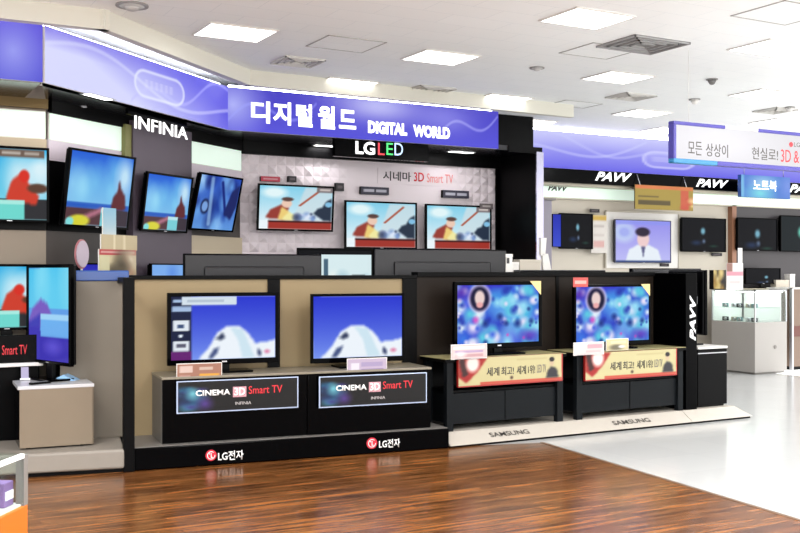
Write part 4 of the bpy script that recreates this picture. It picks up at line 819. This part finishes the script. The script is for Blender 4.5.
t = Thing(F2, 'desk_phone', (F2.px(556, 0, 1.3)[0], 1.35, 1.12), 'white handset stand leaning near the partition edge', 'gadget')
r = F2.rect(1.35, 541, 560, 238, 268)
t.part('stand_arm', MB().hexa([(r[0], 1.35, r[2] + .14), (r[0] + .06, 1.35, r[2] + .14), (r[0] + .06, 1.39, r[2] + .14), (r[0], 1.39, r[2] + .14), (r[0] + .0, 1.35, r[3]), (r[0] + .08, 1.35, r[3]), (r[0] + .08, 1.39, r[3]), (r[0], 1.39, r[3])]).hexa([(r[0] + .08, 1.35, 1.14), (r[1], 1.35, 1.14), (r[1], 1.39, 1.14), (r[0] + .08, 1.39, 1.14), (r[0] + .02, 1.35, r[2] + .16), (r[0] + .1, 1.35, r[2] + .16), (r[0] + .1, 1.39, r[2] + .16), (r[0] + .02, 1.39, r[2] + .16)]), WHITE)
t.part('base', MB().box(r[0] + .04, r[1] + .06, 1.3, 1.44, 1.12, 1.145, .008), BLK)

# ------------------------------------------------------------------ far wall things
VF = VPW - .12
uf0, uf1 = FW.px(543, 0, VF)[0], FW.px(560, 0, VF)[0]
tv(FW, VF, 559, 592.5, 213.5, 249, pic_dark(.55, .5), 'black screened television beside the blue one and the tall white card', 'dark wall televisions', b=.02)
t_ = tv(FW, VF - .12, 552, 561, 214, 247, lambda S, T: Pic(S, T, (48, 62, 190)).grad((60, 80, 205), (40, 50, 175)), 'narrow plain blue screen squeezed between partition and black television', b=.008, wall=.25, mark=False, nx=16)
r = FW.rect(VF - .3, 541, 552, 200, 246)
t = Thing(FW, 'display_pillar', ((r[0] + r[1]) / 2, VF - .3, 0), 'mauve grey display pillar right beside the partition edge', 'pillar'); t.part('shaft', MB().box(r[0], r[1], VF - .3, VF + .1, .1, r[3], .01), mat('pillar_grey', rgb(128, 122, 136), .4)); t.part('cap', MB().box(r[0] - .02, r[1] + .06, VF - .32, VF + .11, r[3], r[3] + .03, .006), GREYT); t.part('foot', MB().box(r[0] - .01, r[1] + .01, VF - .31, VF + .11, 0, .1), BLK)
def tallcard(S, T): return Pic(S, T, (232, 226, 220)).box(0, 1, .84, 1, (214, 178, 80)).box(.15, .85, .68, .72, (200, 190, 185)).box(.15, .85, .15, .32, (226, 180, 175)).box(.15, .85, .45, .5, (215, 205, 200))
label_card(FW, VF, 591, 606.5, 215, 253, tallcard, 'tall white price card with gold header between far televisions', 'price_poster', 'poster')
label_card(FW, VF + .05, 590, 599.5, 209, 212.5, pl_blk, 'tiny dark label above the tall white price card')
r = FW.rect(VPW - .03, 606, 678, 213, 268); t = Thing(FW, 'mounting_board', ((r[0] + r[1]) / 2, VPW, r[2]), 'white framed board behind the news television', 'board')
t.part('board', MB().box(r[0], r[1], VPW - .03, VPW, r[2], r[3], .004), WHITE); rr = r; t.part('rim', MB().box(rr[0] - .02, rr[0], VPW - .045, VPW, rr[2], rr[3]).box(rr[1], rr[1] + .02, VPW - .045, VPW, rr[2], rr[3]).box(rr[0], rr[1], VPW - .045, VPW, rr[3], rr[3] + .02), CREAM)
tv(FW, VF, 614.5, 670.5, 220, 263, pic_news, 'wall television showing a news presenter in white on lilac', b=.014, bm_=mat('tv_dark_blue', rgb(40, 42, 70), .3))
tv(FW, VF, 681, 725.5, 218, 252, pic_dark(.48, .5), 'black screened television between the news one and the wood edge', 'dark wall televisions', b=.02)
tv(FW, VF - .05, 737, 777, 218, 251, pic_dark(.5, .4, 1.3), 'black screened television just past the wood edge', 'dark wall televisions', b=.02)
tv(FW, VF - .05, 780, 826, 216, 252, lambda S, T: Pic(S, T, (26, 34, 36)).ell(.45, .55, .07, .15, (110, 215, 190), .5), 'dark television with green glow cut by the frame edge', 'dark wall televisions', b=.02)
for x0, x1, y0, y1 in ((660, 669, 263.5, 266.5), (712, 722, 253, 256)): label_card(FW, VF + .08, x0, x1, y0, y1, pl_blk, 'tiny black tag hanging under the %s television' % ('news' if x0 < 700 else 'black screened middle'))
# gold hanging board and sky-blue sign
def goldb(S, T): return Pic(S, T, (158, 136, 52)).box(0, 1, .86, 1, (206, 112, 60)).box(.05, .6, .2, .38, (80, 66, 24)).box(.05, .4, .5, .58, (110, 92, 36)).box(.78, .92, .05, .85, (196, 80, 55), .9).blobs(6, [(230, 200, 140), (190, 70, 50)], .06, 12, .8, (.78, 1, .1, .8))
r = FW.rect(VP - .1, 635, 693, 186, 210); t = Thing(FW, 'hanging_board', ((r[0] + r[1]) / 2, VP - .1, r[2]), 'gold hanging board with red figure below the black fascia', 'sign')
t.part('print', painted(r[0], r[1], r[2], r[3], VP - .102, goldb, M_PRINT, 70, 30, 'print'), M_PRINT); t.part('board', MB().box(r[0], r[1], VP - .1, VP - .08, r[2], r[3]), GOLDB)
for k in (.1, .9): t.part('hanger', MB().cyl((r[0] + (r[1] - r[0]) * k, VP - .09, r[3] - .02), (r[0] + (r[1] - r[0]) * k, VP - .01, ZB - .02), .006, n=8), SILV)
def skyb(S, T): return Pic(S, T, (70, 125, 215)).ell(.03, .5, .03, .8, (120, 190, 235), .5).ell(.38, .2, .25, .35, (120, 220, 235), .6, .8).ell(.45, .7, .25, .3, (170, 215, 245), .6, .7).ell(.95, .6, .15, .5, (120, 150, 235), .6, .7)
r = FW.rect(VP - .45, 741, 790, 176, 198); t = Thing(FW, 'hanging_sign', ((r[0] + r[1]) / 2, VP - .45, r[2]), 'sky-blue lit sign with white Korean word below the white light box', 'sign')
t.part('lit_face', painted(r[0], r[1], r[2], r[3], VP - .452, skyb, M_LIT, 60, 30, 'lit_face'), M_LIT); t.part('sign_box', MB().box(r[0], r[1], VP - .45, VP - .38, r[2], r[3], .004), BLUEC)
W = r[1] - r[0]; H = r[3] - r[2]; t.part('lettering', text_mesh('노트북', r[0] + W * .24, r[0] + W * .72, r[2] + H * .32, r[2] + H * .8, VP - .453, WLIT, bold=.015), WLIT)
for k in (.1, .9): t.part('hanger', MB().cyl((r[0] + W * k, VP - .41, r[3] - .01), (r[0] + W * k, VP - .41, CEIL), .005, n=8), SILV)
# big hanging light box
vh = 7.2
r = FW.rect(vh, 672, 900, 120, 163); ul = r[0]; ur = ul + 2.1; zb = FW.px(675, 163, vh)[2]; ztp = FW.px(675, 121, vh)[2]
t = Thing(FW, 'hanging_light_box', (ul + .9, vh, zb), 'white hanging light box with violet and teal frame and Korean slogan', 'sign')
t.part('lit_face', painted(ul + .03, ur - .03, zb + .03, ztp - .03, vh - .012, lambda S, T: Pic(S, T, (236, 234, 238)).ell(.28, .6, .3, .6, (252, 250, 255), .6), M_LIT, 60, 20, 'lit_face'), M_LIT)
t.part('box_shell', MB().box(ul + .01, ur - .01, vh, vh + .05, zb + .01, ztp - .01), WHITE)
FRV = mat('violet_frame', rgb(72, 66, 158), .4); FRT = mat('teal_frame', rgb(50, 130, 180), .4)
xq = lambda p: FW.px(p, 0, vh)[0]
t.part('frame_top', MB().box(ul, xq(724), vh - .025, vh + .055, ztp - .035, ztp, .01), FRV); t.part('frame_top', MB().box(xq(757), ur, vh - .025, vh + .055, ztp - .035, ztp, .01), FRV)
t.part('frame_glare', MB().box(xq(724), xq(757), vh - .02, vh + .055, ztp - .03, ztp, .005), WHITE, label='white glare painted into the frame')  # white stretch imitates glare that washes out the violet frame
t.part('frame_side', MB().box(ul - .0, ul + .035, vh - .025, vh + .055, zb + .04, ztp - .03, .008), FRV); t.part('frame_side', MB().box(ur - .035, ur, vh - .025, vh + .055, zb + .04, ztp - .03, .008), FRV)
t.part('frame_bottom', MB().box(ul, xq(716), vh - .025, vh + .055, zb, zb + .045, .01), FRT); t.part('frame_bottom', MB().box(xq(716), ur, vh - .025, vh + .055, zb, zb + .045, .01), FRV)
for s_, a, b, m, yt, yb in (('모든', 688, 702, KTXT, 141.5, 155), ('상상이', 706, 728, KTXT, 144, 157), ('현실로!', 752, 778, KTXT, 148, 160), ('3D &', 781, 799, RTXT, 150, 162.5)): t.part('lettering', text_mesh(s_, *FW.rect(vh - .014, a, b, yt, yb), vh - .013, mat('soft_dark_letter', rgb(70, 66, 62), .5) if m is KTXT else m), m)
rr = FW.rect(vh - .014, 789, 793, 142, 147); t.part('emblem', MB().cyl(((rr[0] + rr[1]) / 2, vh - .012, (rr[2] + rr[3]) / 2), ((rr[0] + rr[1]) / 2, vh - .018, (rr[2] + rr[3]) / 2), (rr[3] - rr[2]) / 2, n=20), RTXT)
t.part('lettering', text_mesh('LG', *FW.rect(vh - .014, 794, 800, 142.5, 147), vh - .013, GTXT), GTXT)
for k in (ul + .25, ur - .25): t.part('hanger', MB().cyl((k, vh + .04, ztp - .01), (k, vh + .04, CEIL), .002, n=8), WHITE)

# ------------------------------------------------------------------ glass display counter
u, v, _ = FW.pz(755, 375, 0); CW = FW.pz(789, 373, 0)[0] - u; D = .9
zb = FW.px(756, 322.5, v)[2]; zg = FW.px(756, 290, v)[2]
t = Thing(FW, 'glass_display_counter', (u + CW / 2, v + .6, 0), 'white counter with lit glass showcase top on the white floor', 'showcase')
t.part('body', MB().box(u, u + CW, v, v + D, .03, zb, .006), mat('pale_grey_counter', rgb(152, 148, 144), .4)); t.part('kick_base', MB().box(u + .03, u + CW - .03, v + .03, v + D - .03, 0, .03), mat('kick_grey', rgb(110, 108, 104), .5))
g = MB(); e = .004
g.box(u + .004, u + CW - .004, v, v + e, zb, zg - .012).box(u, u + e, v + .004, v + D - .004, zb, zg - .012).box(u + CW - e, u + CW, v + .004, v + D - .004, zb, zg - .012)
t.part('glass_case', g, GLASS); t.part('glass_top', MB().box(u, u + CW, v, v + D, zg - .01, zg), GLASS)
fr = MB()
for x, y in ((u, v), (u + CW - .02, v), (u, v + D - .02), (u + CW - .02, v + D - .02)): fr.box(x, x + .02, y, y + .02, zb, zg)
fr.box(u, u + CW, v, v + .015, zg - .02, zg).box(u, u + .015, v, v + D, zg - .02, zg); t.part('metal_frame', fr, SILV)
zm = zb + (zg - zb) * .42
t.part('glass_shelf', MB().box(u + .03, u + CW - .03, v + .08, v + D - .03, zm, zm + .008), GLASS); t.part('mirror_back', MB().box(u + CW - .03, u + CW - .015, v + .1, v + D - .05, zb, zg - .03), WHITE)
t.part('lamp_tube', MB().cyl((u + .05, v + .05, zg - .035), (u + .05, v + D - .05, zg - .035), .012, n=12), LAMP); t.part('lamp_tube', MB().cyl((u + .05, v + .05, zg - .035), (u + CW - .05, v + .05, zg - .035), .012, n=12), LAMP)
l = bpy.data.lights.new('case_lamp', 'AREA'); l.shape = 'RECTANGLE'; l.size = CW * .8; l.size_y = D * .8; l.energy = 5; l.color = (.9, 1, 1); o = bpy.data.objects.new('case_lamp', l); COL.objects.link(o); o.parent = t.top(); o.location = (0, v + D / 2 - t.base[1], zg - .03)
t.part('back_sheet', MB().box(u + .01, u + CW - .03, v + D - .012, v + D - .006, zb, zg - .02), WHITE)
t.part('keyhole_lock', MB().cyl((u + CW * .62, v, .42 * 1.0), (u + CW * .62, v - .012, .42), .028, n=18), GREYT)
cols = [rgb(60, 62, 66), rgb(210, 212, 214), rgb(120, 150, 150), rgb(180, 170, 150)]
kinds = ['black', 'silver', 'grey-green', 'tan']
where = ['near the corner', 'second from the corner', 'in the middle', 'fourth along', 'near the far end']
for lev, z in ((0, zb), (1, zm + .008)):
    for k in range(5):
        ci = (k + lev * 2) % 4; yy = v + .14 + k * .15; xx = u + .15 + .04 * (k % 2)
        th = Thing(FW, 'compact_camera', (xx, yy, z), '%s compact camera on the %s showcase level, %s' % (kinds[ci], ('lower', 'upper')[lev], where[k]), 'camera', 'cameras in the glass showcase', yaw=-math.pi / 2 + .2, local=True)
        mm = mat('gadget_%d' % ci, cols[ci], .3); th.part('body', MB().box(-.055, .055, -.015, .015, 0, .065, .008), mm); th.part('lens', MB().cyl((.012, -.015, .033), (.012, -.045, .033), .024, .02, n=16), SILV)
# things on / around the showcase
def gold(S, T): return Pic(S, T, (30, 24, 20)).blobs(16, [(214, 180, 90), (235, 210, 140), (170, 130, 60)], .14, 17, .85, (.0, .7, 0, 1))
vq = v + .25; r = FW.rect(vq, 726.5, 743, 247, 289); zst = zg
t = Thing(FW, 'price_poster', ((r[0] + r[1]) / 2, v + .3, zg), 'white stand-up price card with pink band on the glass showcase', 'poster'); t.base = (t.base[0], t.base[1], t.base[2])
def pinkc(S, T): return Pic(S, T, (236, 230, 228)).box(0, 1, .5, .66, (232, 150, 165)).box(0, .35, .66, 1, (150, 110, 100)).box(.2, .8, .2, .3, (215, 205, 205))
t.part('print', painted(r[0], r[1], zg + .02, FW.px(735, 263, vq)[2], vq - .002, pinkc, M_PRINT, 24, 36, 'print'), M_PRINT); t.part('board', MB().box(r[0], r[1], vq, vq + .01, zg + .0, FW.px(735, 263, vq)[2]), WHITE)
uu = FW.px(741, 0, vq)[0]; t.part('tab', MB().box(uu - .05, uu + .04, vq + .01, vq + .02, zg + .1, FW.px(741, 248, vq)[2]), WHITE)
r = FW.rect(v + .7, 713.5, 727, 270, 288); t = Thing(FW, 'picture_box', ((r[0] + r[1]) / 2, v + .75, zg), 'black box with gold leaf picture at the showcase far end', 'box')
t.part('print', painted(r[0], r[1], zg + .01, r[3], v + .698, gold, M_PRINT, 36, 36, 'print'), M_PRINT); t.part('box_body', MB().box(r[0], r[1], v + .7, v + .79, zg, r[3] + .0), BLK)
# counter behind with small items
vb = VPW - .45
t = Thing(FW, 'back_counter', (ud + 1, vb + .3, 0), 'dark counter along the dark bay behind the glass showcase', 'counter'); zk = FW.px(790, 288, vb)[2]
t.part('body', MB().box(FW.px(738, 0, vb)[0], u8 - .1, vb + .02, VPW - .08, .08, zk - .03), CHAR); t.part('worktop', MB().box(FW.px(738, 0, vb)[0], u8 - .1, vb, VPW - .07, zk - .03, zk, .004), mat('counter_tan', rgb(170, 160, 140), .4)); t.part('kick_base', MB().box(FW.px(738, 0, vb)[0] + .05, u8 - .1, vb + .06, VPW - .1, 0, .08), BLK)
tv(FW, vb + .15, 745, 780, 268, 284, pic_dark(.6, .3), 'low black screen standing on the dark counter behind the showcase', stand=zk, b=.015)
for x0, x1, yt, m_, lab in ((776, 789, 280, CREAM, 'low cream carton on the dark counter'), (790, 795, 274, WHITE, 'slim white upright card box on the dark counter')): whitebox(FW, vb + .1, x0, x1, yt, lab, zb=zk, m=m_)
# pillar unit at the frame edge
r = FW.rect(v + .2, 792, 830, 285, 300); t = Thing(FW, 'shelf_unit', (r[0] + .3, v + .4, 0), 'tan shelving unit with metal upright at the frame edge', 'shelf'); zz = FW.px(795, 288, v + .2)[2]
t.part('upright', MB().box(r[0], r[0] + .04, v + .2, v + .25, 0, zz), SILV); t.part('side_board', MB().box(r[0] + .04, r[0] + .6, v + .22, v + .7, .06, zz - .02), mat('tan_board', rgb(112, 92, 78), .5)); t.part('top_board', MB().box(r[0], r[0] + .62, v + .18, v + .72, zz - .02, zz + .005), WHITE); t.part('shelf_band', MB().box(r[0] + .04, r[0] + .6, v + .21, v + .22, .55, .72), mat('red_brown', rgb(92, 48, 40), .5)); t.part('kick_base', MB().box(r[0] + .05, r[0] + .58, v + .25, v + .7, 0, .06), BLK)

# ------------------------------------------------------------------ orange showcase in the foreground
Yf = 3.55; Xf = (28 - 400) / FPX * Yf; FO = Frame(Xf, Yf, 6)   # local x runs away from the camera, y to the left
zg = CAMH - (453 - HOR) / FPX * Yf; zo = CAMH - (504 - HOR) / FPX * Yf
t = Thing(FO, 'orange_showcase', (-.6, .35, 0), 'orange based glass showcase cut by the near corner of the picture', 'showcase')
t.part('base_cabinet', MB().box(-1.5, 0, 0, .75, .0, zo, .004), ORANGE); t.part('deck', MB().box(-1.49, -.01, .01, .74, zo, zo + .006), WHITE)
g = MB().box(-1.49, -.03, .002, .007, zo + .006, zg - .006).box(-.006, -.001, .03, .74, zo + .006, zg - .006); t.part('glass_case', g, GLASS); t.part('glass_top', MB().box(-1.5, 0, 0, .75, zg - .005, zg), GLASS)
t.part('corner_post', MB().box(-.03, 0, 0, .03, zo, zg - .004), GREYT)
t.part('top_edge', MB().box(-1.5, -.03, -.002, .012, zg - .012, zg + .003), mat('edge_white', rgb(235, 235, 235), .3))
for i, (a, cc, lab) in enumerate(((-.16, rgb(206, 202, 198), 'white carton inside the orange based showcase'), (-.055, rgb(120, 92, 150), 'small violet box inside the orange based showcase'))):
    th = Thing(FO, 'product_box', (a, .06, zo + .006), lab, 'box', 'boxes inside the orange showcase')
    hh = (.16, .09)[i]; th.part('box_body', MB().box(a - .045, a + .02, .035, .1, zo + .006, zo + hh, .003), mat('pbox%d' % i, cc, .5)); th.part('box_label', MB().box(a - .04, a + .015, .032, .035, zo + .03, zo + hh - .03), mat('plab%d' % i, (rgb(200, 60, 60), rgb(230, 226, 235))[i], .5))
